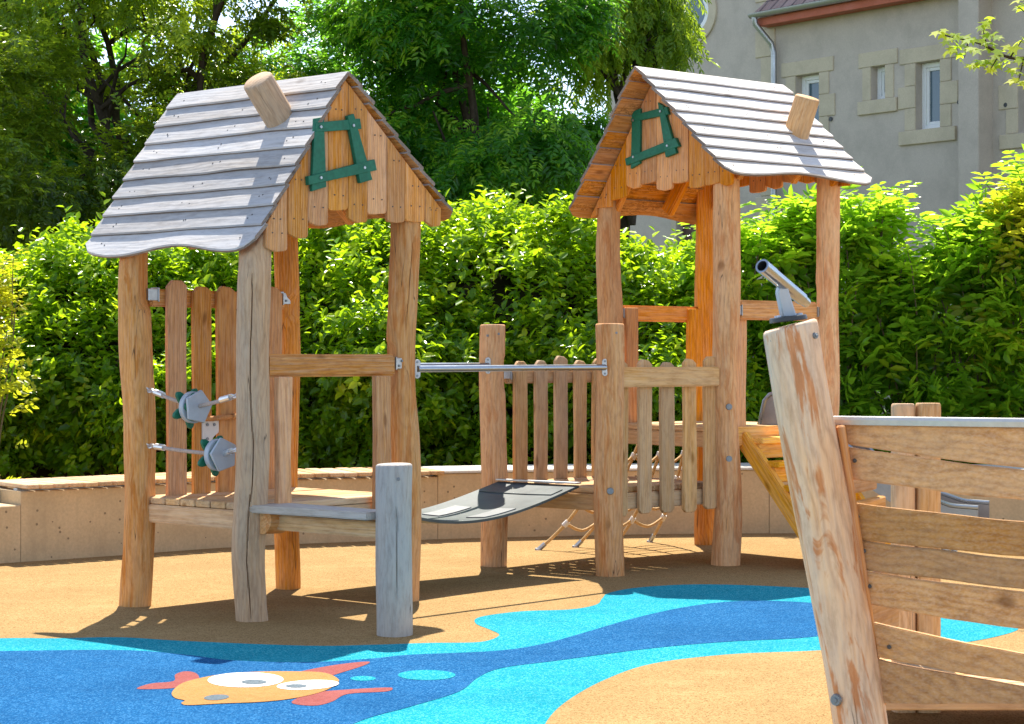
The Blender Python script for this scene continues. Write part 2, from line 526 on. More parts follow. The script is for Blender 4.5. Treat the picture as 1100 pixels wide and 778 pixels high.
def board(L, w, t, seed=None, wav=0.006, top='cut', b=0.004):
    """plank standing on z=0, grain along z, edges a little wavy, top corners cut"""
    s = random.random() * 50 if seed is None else seed
    n = max(3, int(L / 0.09))
    lft, rgt = [], []
    for i in range(n + 1):
        z = L * i / n
        lft.append((-w / 2 + noise.noise(Vector((z * 2.2, s, 0))) * wav * 1.6, z))
        rgt.append((w / 2 + noise.noise(Vector((z * 2.2, s, 7))) * wav * 1.6, z))
    if top == 'cut' or top == 'both':
        c = w * 0.27
        lft[-1] = (lft[-1][0], L - c)
        rgt[-1] = (rgt[-1][0], L - c * random.uniform(.6, 1.2))
        lft.append((lft[-1][0] + c, L))
        rgt.append((rgt[-1][0] - c * 1.1, L - random.uniform(0, .008)))
    if top == 'both':
        c = w * 0.2
        lft[0] = (lft[0][0], c)
        rgt[0] = (rgt[0][0], c)
        lft.insert(0, (lft[0][0] + c, 0))
        rgt.insert(0, (rgt[0][0] - c, 0))
    return outline(rgt + lft[::-1], t, b)


def along(p0, p1, up=(0, 0, 1)):
    """frame at p0 with z running to p1 and x as close to up as it gets; also the length"""
    p0, p1 = Vector(p0), Vector(p1)
    return frame(p0, up, p1 - p0), (p1 - p0).length


def beam(p0, p1, h, t, b=0.006):
    """solid timber between two points, h tall (upwards), t thick"""
    m, L = along(p0, p1)
    s = box(h, t, L, b, 2)
    return ([v + Vector((0, 0, L / 2)) for v in s[0]], s[1]), m


def hexbolt(p, d, r=0.014, parent=None, mat='bolt', name='bolt'):
    mb = MB()
    mb.add(cyl(r, r * .85, 0.007, 12), frame(p, None, d))
    mb.add(cyl(r * .45, r * .4, 0.004, 6, z0=.006), frame(p, None, d))
    return mb.build(name, mat, parent)


def smooth_loop(pts, n=6, closed=True):
    """Catmull-Rom through 2D/3D points"""
    out = []
    N = len(pts)
    rngi = range(N) if closed else range(N - 1)
    for i in rngi:
        if closed:
            p = [Vector(pts[(i + k) % N]) for k in (-1, 0, 1, 2)]
        else:
            p = [Vector(pts[min(max(i + k, 0), N - 1)]) for k in (-1, 0, 1, 2)]
        for j in range(n):
            t = j / n
            out.append(0.5 * ((2 * p[1]) + (p[2] - p[0]) * t + (2 * p[0] - 5 * p[1] + 4 * p[2] - p[3]) * t * t + (3 * p[1] - p[0] - 3 * p[2] + p[3]) * t ** 3))
    if not closed:
        out.append(Vector(pts[-1]))
    return out


def sheet(name, pts, z, mat, kind='structure', parent=None):
    bm = bmesh.new()
    vs = [bm.verts.new((p[0], p[1], z)) for p in pts]
    f = bm.faces.new(vs)
    f.normal_update()
    if f.normal.z < 0:
        f.normal_flip()
    bmesh.ops.triangulate(bm, faces=[f])
    me = bpy.data.meshes.new(name)
    bm.to_mesh(me)
    bm.free()
    me.materials.append(M[mat])
    o = bpy.data.objects.new(name, me)
    COL.objects.link(o)
    if kind:
        o['kind'] = kind
    if parent:
        o.parent = parent
    return o


# ------------------------------------------------------------------ ground
sheet('ground', [(-150, -30), (150, -30), (150, 260), (-150, 260)], -0.012, 'soil')
sheet('play_area_surface', [(-13, -4), (13, -4), (13, 15.2), (-13, 15.2)], 0.0, 'sand')


def gpoly(px, n=6, closed=True):
    return [(p.x, p.y) for p in (gnd(a, b) for a, b in [(q[0], q[1]) for q in smooth_loop(px, n, closed)])]


cy_top = [(-160, 690), (0, 686), (60, 686), (130, 685), (200, 689), (330, 694), (400, 693), (460, 691), (515, 690), (536, 683), (527, 677),
          (511, 670), (516, 663), (560, 657), (612, 655), (640, 650), (647, 643), (655, 637), (690, 631), (760, 628), (870, 632),
          (960, 639), (1050, 655), (1085, 668), (1094, 676), (1075, 683), (1040, 690), (990, 697), (870, 716), (760, 745), (690, 800), (640, 900)]
poly = gpoly(cy_top, 6, False)
poly += [(0.1, 2.0), (-6, 2.0), (-9, 5)]
sheet('turquoise_water_band', poly, 0.0012, 'cyan')
bl = [(-160, 702), (0, 700), (130, 699), (200, 704), (250, 710), (330, 712), (400, 708), (440, 704), (530, 700), (580, 693), (625, 681), (680, 665),
      (740, 652), (800, 646), (870, 648), (925, 655), (950, 664), (930, 674), (870, 685), (780, 690), (700, 697), (600, 710), (540, 718), (514, 728), (492, 744),
      (440, 760), (380, 778), (300, 820), (150, 900)]
poly = gpoly(bl, 6, False) + [(-3, 2.0), (-7, 2.0), (-9, 5)]
sheet('blue_water', poly, 0.0024, 'blue')
isl = [(575, 800), (590, 772), (612, 752), (650, 731), (700, 714), (780, 704), (870, 700), (960, 695), (1040, 690.5), (1110, 688), (1300, 690)]
poly = gpoly(isl, 6, False) + [(7, 7), (7, 2.2), (0.0, 2.2), (-0.05, 4.6)]
sheet('sand_island', poly, 0.0030, 'sand')


# fish and bubbles, flat colour inlays in the floor
def c5(x, y):
    return (130 + x / 2.75, 680 + y / 2.75)


fish = empty('fish_inlay', gnd(270, 741, 0.0), 0, 'orange goggle-eyed cartoon fish with red fins laid flat into the blue floor', 'floor inlay')


def inlay(name, pts, z, mat, parent=fish):
    b = parent.location
    o = sheet(name, [(x - b.x, y - b.y) for x, y in gpoly([c5(*p) for p in pts], 5)], z, mat, None, parent)
    return o


def ell(cx, cy, rx, ry, tilt=0.0, n=14):
    return [(cx + rx * math.cos(a), cy + ry * math.sin(a) + tilt * rx * math.cos(a)) for a in [2 * math.pi * i / n for i in range(n)]]


inlay('fin', [(505, 205), (560, 181), (640, 172), (780, 164), (802, 168), (780, 176), (670, 183), (625, 205), (580, 217), (525, 215)], 0.0036, 'fin')
inlay('fin', [(515, 122), (560, 110), (640, 96), (727, 87), (724, 96), (660, 117), (610, 130), (540, 130)], 0.0036, 'fin')
inlay('tail', [(50, 164), (90, 152), (155, 145), (160, 126), (190, 116), (222, 122), (230, 140), (200, 155), (150, 166), (60, 169)], 0.0036, 'fin')
inlay('body', [(150, 180), (175, 155), (220, 140), (290, 127), (400, 118), (520, 117), (600, 121), (640, 138), (638, 152), (600, 175), (520, 195), (420, 207),
               (300, 212), (200, 217), (178, 211), (188, 203), (160, 196)], 0.0048, 'fish')
e1 = inlay('eye', ell(368, 143, 112, 22, -0.01), 0.0060, 'white')
inlay('pupil', ell(393, 150, 37, 7), 0.0072, 'greyg', fish).parent = fish
e2 = inlay('eye', ell(552, 158, 92, 14, -0.05), 0.0060, 'white')
inlay('pupil', ell(518, 162, 32, 5.5), 0.0072, 'greyg', fish)
inlay('mouth', ell(282, 195, 37, 8, -0.06), 0.0060, 'greyg')
for (e, lab) in (((715, 137, 38, 7), 'small turquoise bubble laid into the blue floor beside the fish'),
                 ((903, 127, 85, 15), 'large turquoise bubble laid into the blue floor, farther from the fish')):
    c = gnd(*c5(e[0], e[1]))
    o = sheet('bubble_inlay', [(x - c.x, y - c.y) for x, y in gpoly([c5(*p) for p in ell(*e)], 4)], 0.0, 'cyan', None)
    o.location = (c.x, c.y, 0.0036)
    tag(o, lab, 'floor inlay', 'bubbles in the blue floor')


# ------------------------------------------------------------------ the playhouse towers
def tower(cfg):
    root = empty('playhouse_tower', (*cfg['c'], 0), R(cfg['rot']), cfg['label'], 'playhouse', 'wooden playhouse towers')
    cx, cy = cfg['c']
    cr, sr = math.cos(R(cfg['rot'])), math.sin(R(cfg['rot']))

    def loc(px, py, v):
        """local (u, z) of the point the photo shows at (px, py) on the local plane y = v"""
        k = (px - 550) / F
        x0, y0 = cx - sr * v, cy + cr * v
        u = (k * y0 - x0) / (cr - sr * k)
        d = y0 + sr * u
        return u, CAM_H - (py - 385) * d / F

    H = cfg['H']
    ul, zl, ur, zr, zp = cfg['ul'], cfg['zl'], cfg['ur'], cfg['zr'], cfg['zp']
    v0, v1 = cfg['v']

    def zroof(u):
        return zp + (zl - zp) * (-u / ul) if u < 0 else zp + (zr - zp) * (u / ur)

    # posts
    hv = cfg['hv']
    for i, (u, v, mat, nt, le) in enumerate(((-.5, -hv, *cfg['pm'][0]), (.5, -hv, *cfg['pm'][1]), (-.5, hv, *cfg['pm'][2]), (.5, hv, *cfg['pm'][3]))):
        top = zroof(u) - 0.055
        slope = (zp - zl) / ul if u < 0 else -(zp - zr) / ur
        mb = MB()
        gr = cfg.get('groove', {}).get(i, ())
        mb.add(log(top, cfg['pr'][i], seed=cfg['seed'] + i, notches=nt, wob=0.026, rough=0.17, lean=le, tilt_top=slope, grooves=gr, seg=150 if gr else 28), T(u, v, 0), goff=(0.01, 0.01, random.uniform(0, 30)))
        p = mb.build('post', mat, root, 40)
        for zz in cfg['bolts'][i]:
            hexbolt((u + zz[1], v + zz[2], zz[0]), (zz[1], zz[2], 0), 0.02 if zz[0] < 1.0 else 0.011, p)

    # roof slopes, lapped boards
    ns = 26
    for side, U, zU, nb, tm in ((-1, ul, zl, cfg['nb'][0], cfg['roofmat'][0]), (1, ur, zr, cfg['nb'][1], cfg['roofmat'][1])):
        S = math.hypot(U, zp - zU)
        ds = Vector((side * U / S, 0, (zU - zp) / S))
        nm = Vector((side * (zp - zU) / S, 0, U / S))
        top = Vector((0, 0, zp))
        mb = MB()
        w = S / nb
        for i in range(nb):
            s0 = i * w - (0.0 if i == 0 else 0.022)
            s1 = (i + 1) * w
            last = i == nb - 1
            vs, fs = [], []
            sd = random.random() * 90
            ve0, ve1 = v0 + random.uniform(-.006, .006), v1 + random.uniform(-.006, .006)
            for j in range(ns + 1):
                v = ve0 + (ve1 - ve0) * j / ns
                e = s1 + noise.noise(Vector((v * 3, sd, 0))) * 0.008
                if last:
                    f = (v - v0) / (v1 - v0)
                    e = s1 + 0.024 * math.cos(2 * math.pi * cfg['wave'] * (f - .11)) - 0.05 * max(0, 0.05 - min(f, 1 - f)) / 0.05
                lift = 0.018 + noise.noise(Vector((v * 2, sd, 4))) * 0.004
                th = 0.017
                for (s, n_) in ((s0, 0.004), (e - 0.006, lift + 0.003), (e, lift - 0.003), (e, lift - th + 0.002), (s0, 0.004 - th)):
                    vs.append(top + ds * s + nm * n_ + Vector((0, v, 0)))
            for j in range(ns):
                for k in range(5):
                    k2 = (k + 1) % 5
                    a, b_ = j * 5 + k, j * 5 + k2
                    c_, d_ = (j + 1) * 5 + k2, (j + 1) * 5 + k
                    fs.append((a, b_, c_, d_) if side > 0 else (d_, c_, b_, a))
            fs.append((0, 4, 3, 2, 1) if side > 0 else (0, 1, 2, 3, 4))
            e_ = ns * 5
            fs.append((e_, e_ + 1, e_ + 2, e_ + 3, e_ + 4) if side > 0 else (e_ + 4, e_ + 3, e_ + 2, e_ + 1, e_))
            b0 = len(mb.f)
            mb.add((vs, fs), None, 0, grain='y')
            for q in range(ns):                      # undersides keep their bark edge
                for k in (3,):
                    mb.mi[b0 + q * 5 + k] = 1
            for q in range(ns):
                mb.mi[b0 + q * 5 + 2] = 3  # lap edges take the dark tone as shadow lines
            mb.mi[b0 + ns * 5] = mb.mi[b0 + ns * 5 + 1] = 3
            for v in (v0 + .13, (v0 + v1) / 2 + random.uniform(-.05, .05), v1 - .13):   # nails
                for _ in range(2 if random.random() < .8 else 1):
                    vv = v + random.uniform(-.035, .035)
                    ss = (s0 + s1) / 2 + random.uniform(.0, .035)
                    fr = (ss - s0) / (s1 - s0)
                    pt = top + ds * ss + nm * (0.004 + (0.016) * fr + 0.0012) + Vector((0, vv, 0))
                    mb.add(cyl(.0042, .0038, .0015, 8), frame(pt, None, nm), 2)
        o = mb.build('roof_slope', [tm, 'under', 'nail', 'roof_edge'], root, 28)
        # rafters under the slope
        for v in (-hv + .02, 0.06, hv - .02):
            a = top + ds * 0.04 + nm * -0.075 + Vector((0, v, 0))
            b_ = top + ds * (S - .10) + nm * -0.075 + Vector((0, v, 0))
            rm = MB()
            s, m = beam(a, b_, .085, .05)
            rm.add(s, m)
            rm.build('rafter', 'plank_orange', root)
        # plate beam on the post heads
        if side < 0 and cfg['H'] > .7:
            continue
        pm = MB()
        zz = zroof(side * .5) - 0.075
        s, m = beam((side * .43, -hv - .04, zz), (side * .43, hv + .06, zz), .06, .05)
        pm.add(s, m)
        pm.build('plate_beam', 'plank_orange', root)

    # boarded gables
    def gable(v, bounds, bots, mat):
        mb = MB()
        for i in range(len(bots)):
            a, b_ = bounds[i] + .001, bounds[i + 1] - .001
            zb = bots[i]
            ta, tb = zroof(a) - .035, zroof(b_) - .035
            if a < 0 < b_:
                tops = [(b_, tb), (0, zroof(0) - .035), (a, ta)]
            else:
                tops = [(b_, tb), (a, ta)]
            r = min(.014, (b_ - a) * .3)
            sl = random.uniform(-.012, .012)
            if ta <= zb + .06 or tb <= zb + .06:
                bot = [(a, min(zb, ta - .012)), (b_, min(zb, tb - .012))]
            else:
                bot = [(a, zb + r), (a + r * .3, zb + r * .35), (a + r, zb), ((a + b_) / 2, zb - .006 + sl), (b_ - r, zb + sl), (b_ - r * .3, zb + r * .35 + sl), (b_, zb + r + sl)]
            mb.add(outline(bot + tops, .021, .003), T(0, v + random.uniform(-.003, .003), 0))
            for zz, xs in ((zb + .075, (.28, .72)), ((ta + tb) / 2 - .06, (.35, .65))):
                for fx in xs:
                    x = a + (b_ - a) * fx
                    if zz < zroof(x) - .06:
                        mb.add(cyl(.0038, .0035, .002, 8), frame((x, v - .0125, zz), None, (0, -1, 0)), 1)
        return mb.build('gable', [mat, 'nail'], root, 30)

    vg = cfg['vg']
    bounds = [min(max(loc(x, 0, vg)[0], -ul + .02), ur - .02) for x in cfg['gx']]
    bots = [loc((cfg['gx'][i] + cfg['gx'][i + 1]) / 2, y, vg)[1] for i, y in enumerate(cfg['gy'])]
    gable(vg, bounds, bots, cfg['gmat'])
    nbk = 9
    bb = [-ul + .06 + (ul + ur - .12) * i / nbk for i in range(nbk + 1)]
    gable(v1 - .15, bb, [min(zroof((bb[i] + bb[i + 1]) / 2) - .12, zp - .66 + random.uniform(-.03, .03)) for i in range(nbk)], 'plank_orange')
    # crossbeam behind the gable boards
    mb = MB()
    zb = zp - .40
    s, m = beam((-.2, vg + .05, zb), (.2, vg + .05, zb), .07, .05)
    mb.add(s, m)
    mb.build('tie_beam', 'plank_orange', root)

    # crooked green window frame on the gable
    mb = MB()
    for i, pts in enumerate(cfg['green']):
        q = [loc(a, b_, vg - .03) for a, b_ in pts]
        th = .018 + .0022 * i
        mb.add(outline(q, th, .002), T(0, vg - .011 - th / 2 - .004, 0))
    for a, b_ in cfg['gb']:
        u, z = loc(a, b_, vg - .03)
        mb.add(cyl(.008, .007, .004, 10), frame((u, vg - .040, z), None, (0, -1, 0)), 1)
    mb.build('window_frame', ['green', 'zinc'], root, label='crooked dark green window frame')

    # chimney log
    u, v, ax, L, r = cfg['chim']
    z = zroof(u)
    mb = MB()
    mb.add(log(L, r, seed=cfg['seed'] + 20, z0=-.12, wob=.006, rough=.09, tilt_top=.0), frame((u, v, z), (1, 0, 0), ax), goff=(.0, .01, random.uniform(0, 9)))
    mb.build('chimney', cfg['chimmat'], root, 40)

    # platform
    mb = MB()
    n = 8
    for i in range(n):
        v = -hv - .02 + (2 * hv + .04) * (i + .5) / n
        w_ = (2 * hv + .04) / n - .008
        mb.add(box(.98, w_, .032, .004), T(0, v, H - .016), grain='x')
    deck = mb.build('platform', 'plank_pale', root)
    for a, b_ in (((-.47, -hv + .07), (-.47, hv - .07)), ((.47, -hv + .07), (.47, hv - .07)), ((-.43, -hv - .0), (.43, -hv - .0)), ((-.43, hv), (.43, hv))):
        mb = MB()
        s, m = beam((*a, H - .078), (*b_, H - .078), .088, .055)
        mb.add(s, m)
        mb.build('platform_beam', 'plank_pale', deck)
    return root, loc, zroof


def bracket(p, x, parent, name='bracket', L=.06, h=.055):
    mb = MB()
    m = frame(p, x, (0, 0, 1))
    mb.add(box(L, .05, h, .003), m)
    mb.add(box(.006, .062, h * 1.15, .001), m @ T(-L / 2, 0, 0))
    mb.add(cyl(.006, .006, .004, 8), m @ T(.01, -.026, .012) @ Matrix.Rotation(R(90), 4, 'X'), 1)
    mb.add(cyl(.006, .006, .004, 8), m @ T(-.008, -.026, -.012) @ Matrix.Rotation(R(90), 4, 'X'), 1)
    return mb.build(name, ['zinc', 'bolt'], parent)


def picket_panel(parent, p0, p1, zs, lens, offs, w, t, mat, rail_z, rail_h, rail_t, rail_off, side, railmat=None, top='cut', wav=.005, ext=(0, 0)):
    """rail from p0 to p1 with pickets at the fractions offs; side = +1 puts pickets on the frame's -y side"""
    p0, p1 = Vector(p0), Vector(p1)
    d = (p1 - p0)
    L = d.length
    d.normalize()
    nrm = Vector((d.y, -d.x, 0))
    mb = MB()
    a = p0 - d * ext[0] + nrm * rail_off
    b_ = p1 + d * ext[1] + nrm * rail_off
    s, m = beam((a.x, a.y, rail_z), (b_.x, b_.y, rail_z), rail_h, rail_t, .008)
    mb.add(s, m)
    rail = mb.build('picket_fence', railmat or mat, parent)
    for i, fr in enumerate(offs):
        c = p0 + d * L * fr + nrm * (rail_off + side * (rail_t / 2 + t / 2 + .002))
        pm = MB()
        ll = lens + random.uniform(-.015, .02)
        m = frame((c.x, c.y, zs + random.uniform(-.008, .008)), d, (0, 0, 1))
        pm.add(board(ll, w * random.uniform(.94, 1.05), t, wav=wav, top=top), m)
        pk = pm.build('picket', mat, rail, 30)
        for zz in (rail_z + .02, rail_z - .022):
            for fx in (-.2, .22):
                if side > 0:
                    pass
    return rail


def q_(x, y):
    return (300 + x / 3.89, 60 + y / 3.89)


def q2_(x, y):
    return (600 + x / 4.32, 60 + y / 4.32)


PI = math.pi
left = dict(
    groove={0: [(-2.36, .0, 1.62, .016)], 1: [(-2.0, 1.3, 1.8, .01)]},
    c=(-1.178, 10.04), rot=49.0, H=.53, hv=.42, seed=3, label='left wooden playhouse with silver grey board roof above a low platform with climbing ropes',
    ul=.60, zl=1.70, ur=.75, zr=1.905, zp=2.555, v=(-.535, .715), nb=(9, 9), roofmat=('roof', 'roof'), wave=1.5,
    pm=[('post_grey', [], (0, 0)), ('post', [(PI * .9, 1.06, 1.25, .03)], (0, 0)), ('post', [(-PI * .35, 1.46, 1.72, .035), (-PI * .35, .45, .62, .02)], (.0, .0)), ('post_orange', [(-PI * .6, 1.42, 1.5, .02)], (0, 0))],
    pr=[.077, .074, .078, .064],
    bolts=[[], [], [], []],
    vg=-.505, gx=[284, 307.7, 329.6, 351.4, 372.7, 393.3, 414.4, 433.7, 455, 472], gy=[268, 252.8, 240, 227, 237, 231, 239, 238, 240], gmat='plank',
    green=[[q_(148, 262), q_(186, 255), q_(196, 548), q_(135, 567)], [q_(148, 280), q_(336, 262), q_(342, 306), q_(150, 320)],
           [q_(282, 252), q_(308, 242), q_(386, 518), q_(335, 533)], [q_(116, 504), q_(394, 433), q_(403, 479), q_(119, 541)]],
    gb=[q_(168, 298), q_(304, 292), q_(350, 468), q_(168, 510)],
    chim=(-.15, -.225, (-.66, .0, .75), .23, .074), chimmat='post_grey')
LT, lloc, lzr = tower(left)

# front opening of the left tower: rail, two uprights
mb = MB()
s, m = beam((-.44, -.435, 1.166), (.405, -.435, 1.166), .107, .045, .012)
mb.add(s, m)
rail = mb.build('guard_rail', 'plank', LT)
bracket((.43, -.435, 1.175), (1, 0, 0), rail)
for u, z0, z1, w in ((-.362, .50, 1.115, .085), (.283, .345, 1.115, .105)):
    mb = MB()
    mb.add(board(z1 - z0, w, .035, top='none'), T(u, -.476, z0))
    mb.build('upright', 'plank', LT)
# picket fence on the back side
fr_ = [(x + .5) for x in (-.30, -.14, .02, .18, .335)]
pf = picket_panel(LT, (-.5, .40, 0), (.5, .40, 0), .52, 1.045, fr_, .118, .028, 'plank', 1.495, .085, .045, 0, 1, ext=(-.06, -.06))
bracket((-.43, .40, 1.51), (-1, 0, 0), pf, h=.06)
bracket((.45, .40, 1.51), (1, 0, 0), pf, h=.06)
# rod and pale plate on the pickets
mb = MB()
mb.add(tube([(-.27, .335, .905), (-.1, .325, .90), (.06, .33, .91), (.2, .335, .905)], .013, 10))
mb.build('wooden_rod', 'plank', LT)
mb = MB()
mb.add(outline([(-.045, -.065), (0.0, -.065), (.03, -.02), (.062, 0), (.062, .065), (-.045, .065)], .014, .002), T(-.105, .348, .83))
for x, z in ((-.12, .87), (-.075, .87), (-.12, .80)):
    mb.add(cyl(.008, .008, .004, 8), frame((x, .340, z), None, (0, -1, 0)), 1)
mb.build('plate', ['whiteplate', 'bolt'], LT)


# rope lines with climbing pucks on the open side
def flower(r, n=5, k=.3, m=40):
    return [((r * (1 - k + k * math.cos(n * a))) * math.cos(a), (r * (1 - k + k * math.cos(n * a))) * math.sin(a)) for a in [2 * PI * i / m for i in range(m)]]


def ngon(r, n, a0=0):
    return [(r * math.cos(a0 + 2 * PI * i / n), r * math.sin(a0 + 2 * PI * i / n)) for i in range(n)]


for zb, zm, za, vm in ((1.055, .970, 1.037, -.035), (.780, .752, .790, -.215)):
    pB, pM, pA = Vector((-.50, .355, zb)), Vector((-.515, vm, zm)), Vector((-.50, -.355, za))
    mb = MB()
    mb.add(tube([pB, pB.lerp(pM, .5) - Vector((0, 0, .004)), pM], .0095, 8))
    mb.add(tube([pM, pM.lerp(pA, .5) - Vector((0, 0, .004)), pA], .0095, 8))
    rp = mb.build('climbing_rope', 'greyrope', LT)
    for (p, q) in ((pB, pM), (pA, pM)):
        d = (q - p).normalized()
        fm = MB()
        fm.add(tube([p + d * .085, p + d * .15], .0155, 10))
        fm.add(tube([p + d * .005, p + d * .085], .009, 8))
        for k in range(3):
            c = p + d * (.02 + .026 * k)
            lk = [c + d * .017 * math.cos(a) + (d.orthogonal().normalized() if k % 2 else d.cross(d.orthogonal()).normalized()) * .013 * math.sin(a) for a in [2 * PI * i / 10 for i in range(11)]]
            fm.add(tube(lk, .0042, 6, False))
        fm.build('rope_end', 'ferrule', rp)
    ax = Vector((0, -1, 0.05)).normalized()

    def disc(off, pts, th, mat, nm, rot=0.0):
        m_ = frame(pM + ax * off, (1, 0, .15), (0, 0, 1))
        d_ = MB()
        d_.add(outline(pts, th, .003), m_ @ Matrix.Rotation(R(rot), 4, 'Y'))
        d_.build(nm, mat, rp)
    disc(-.050, flower(.102), .02, 'green', 'green_flower', 10)
    disc(-.018, ngon(.075, 24), .03, 'greyplate', 'grey_disc')
    disc(.006, flower(.070, 5, .12), .014, 'green', 'green_rosette', 40)
    disc(.022, ngon(.083, 5, PI / 2), .014, 'greyplate', 'grey_pentagon', 12 if vm > -.1 else -14)

# step board and its stump in front of the left tower
mb = MB()
mb.add(outline([(-.565, -.44), (-.56, -.60), (-.535, -.9), (-.53, -1.19), (-.36, -1.19), (-.345, -.9), (-.335, -.44)], .034, .006, 2),
       T(0, 0, .515) @ Matrix.Rotation(R(-90), 4, 'X'), grain='z')
st = mb.build('step_board', 'plank_grey', LT, 30)
mb = MB()
s, m = beam((-.44, -.50, .452), (-.43, -1.2, .452), .07, .06)
mb.add(s, m)
mb.build('step_beam', 'plank_pale', st)
mb = MB()
mb.add(log(.12, .062, seed=44, z0=0, rough=.2), frame((-.52, -.505, .465), (0, 0, 1), (1, .0, 0)))
mb.build('support_block', 'post', st)
mb = MB()
mb.add(log(.742, .077, seed=31, wob=.012, rough=.08, tilt_top=.03, square=.25, seg=120, grooves=[(-2.25, .15, .60, .009)]), T(-.43, -1.262, 0), goff=(.01, 0, 5))
sp = mb.build('stump_post', 'stump', LT, 40)
dcam = Vector((.25, -.97, 0))
loc_d = Matrix.Rotation(R(-49), 3, 'Z') @ dcam
hexbolt(Vector((-.43, -1.262, .68)) + loc_d * .077, loc_d, .008, sp)
# lashings to the platform
hexbolt((-.545, .42 - .055, .50), (-.6, -.75, 0), .02, LT)

right = dict(
    c=(1.248, 12.55), rot=-50.03, H=.80, hv=.425, seed=13, label='right wooden playhouse, taller, with bleached white board roof beside the slide',
    ul=.60, zl=2.085, ur=.74, zr=2.25, zp=2.925, v=(-.68, .60), nb=(9, 9), roofmat=('roof', 'roof_pale'), wave=1.25,
    pm=[('post', [], (0, 0)), ('post', [], (0, 0)), ('post_orange', [(0, .55, .72, .02)], (0, 0)), ('post', [(-PI * .72, 1.42, 1.62, .02)], (.012, .006))],
    pr=[.073, .078, .072, .076],
    bolts=[[], [], [], []],
    vg=-.50, gx=[628, 641.7, 657.4, 674, 689.8, 706.5, 723.4, 740.7, 757.9, 774, 788], gy=[232, 223, 215, 200, 197.7, 203.5, 196.6, 201.7, 199, 197.7], gmat='plank_orange',
    green=[[q2_(342, 262), q2_(380, 243), q2_(378, 500), q2_(335, 525)], [q2_(336, 278), q2_(505, 236), q2_(514, 272), q2_(340, 308)],
           [q2_(463, 216), q2_(488, 232), q2_(550, 452), q2_(500, 472)], [q2_(312, 478), q2_(546, 380), q2_(564, 420), q2_(318, 510)]],
    gb=[q2_(352, 300), q2_(478, 258), q2_(510, 418), q2_(352, 470)],
    chim=(.395, .30, (.36, .02, .93), .23, .078), chimmat='post_grey')
RT, rloc, rzr = tower(right)
for v, nm in ((.43, 'guard_rail'),):
    pass
# rails on the net side (u = -.5) and the slide side (u = +.5)
for u, z0, z1, ups, mat in ((-.5, 1.43, 1.53, (-.27, .28), 'plank_orange'), (.5, 1.425, 1.54, (-.29,), 'plank')):
    mb = MB()
    s, m = beam((u, -.33, (z0 + z1) / 2), (u, .345, (z0 + z1) / 2), z1 - z0, .045, .01)
    mb.add(s, m)
    rl = mb.build('guard_rail', mat, RT)
    bracket((u, -.35, 1.48), (0, -1, 0), rl)
    bracket((u, .37, 1.48), (0, 1, 0), rl)
    for v in ups:
        mb = MB()
        mb.add(board(z1 - .72 - .015, .105, .035, top='none'), frame((u * .94, v, .72), (0, 1, 0), (0, 0, 1)))
        mb.build('upright', mat, RT)
# inner board post by the back corner
mb = MB()
mb.add(board(2.14, .10, .06, top='none'), frame((-.46, .37, .4), (.6, .8, 0), (0, 0, 1)))
mb.build('board_post', 'plank_orange', RT)
# diagonal strut under the far slope
for (u, v, z) in ((.5, -.425, .92), (.5, -.425, .62)):
    dd = Matrix.Rotation(R(50.03), 3, 'Z') @ Vector((.12, -1, 0)).normalized()
    hexbolt(Vector((u, v, z)) + dd * .074, dd, .02, RT)


# ------------------------------------------------------------------ landing between bridge and right tower
E, P = Vector((.54, 11.33, 0)), Vector((-.108, 11.84, 0))
G2 = Vector((1.243, 11.89, 0))
F2 = Vector((.60, 12.655, 0))
lc = (E + P + G2 + F2) / 4
LD = empty('landing_deck', (lc.x, lc.y, 0), 0, 'low picket-fenced wooden landing with two round posts, between rubber bridge and right playhouse', 'platform')
e_, p_, g_, f_ = E - lc, P - lc, G2 - lc, F2 - lc
lp = []
for (q, h, r, sd, mat, nt) in ((e_, 1.392, .078, 51, 'post', [(-PI * .2, 1.0, 1.12, .012)]), (p_, 1.395, .075, 57, 'post', [(-PI * .1, 1.04, 1.18, .022)])):
    mb = MB()
    mb.add(log(h, r, seed=sd, wob=.02, rough=.12, notches=nt), T(q.x, q.y, 0), goff=(.01, 0, random.uniform(0, 20)))
    o = mb.build('post', mat, LD, 40)
    lp.append(o)
    for (a, z) in ((-1.15, 1.34), (-2.0, 1.33)):
        d = Vector((math.cos(a), math.sin(a), 0))
        hexbolt(Vector((q.x, q.y, z)) + d * r * .99, d, .008, o)
d = Vector((.0, -1, 0))
hexbolt(Vector((e_.x, e_.y, .47)) + d * .079, d, .02, lp[0])
mb = MB()
ex = (g_ - e_).normalized()
ey = (p_ - e_).normalized()
eb, gb_ = e_ + ey * .075, g_ + (f_ - g_).normalized() * .075
n = 9
for i in range(n):
    c0 = eb + (gb_ - eb) * ((i + .5) / n)
    c1 = p_ + (f_ - p_) * ((i + .5) / n)
    m, L = along((c0.x, c0.y, .464), (c1.x, c1.y, .464))
    s = box(.032, (g_ - e_).length / n - .01, L, .004)
    mb.add(([v + Vector((0, 0, L / 2)) for v in s[0]], s[1]), m)
ld = mb.build('deck', 'plank_pale', LD)
for a, b_ in ((eb, gb_), (p_, f_), (e_, p_), (g_, f_)):
    mb = MB()
    s, m = beam((*a.xy, .40), (*b_.xy, .40), .09, .055)
    mb.add(s, m)
    mb.build('deck_beam', 'plank_pale', ld)
eg = g_ - e_
o1 = e_ + eg.normalized() * .07
o2 = g_ - eg.normalized() * .075
picket_panel(LD, (*o1.xy, 0), (*o2.xy, 0), .325, .865, [.045, .28, .51, .74, .96], .097, .026, 'plank_pale', 1.095, .112, .04, .01, -1, top='both')
pf_ = f_ - p_
o1 = p_ + pf_.normalized() * .11
o2 = f_ - pf_.normalized() * .09
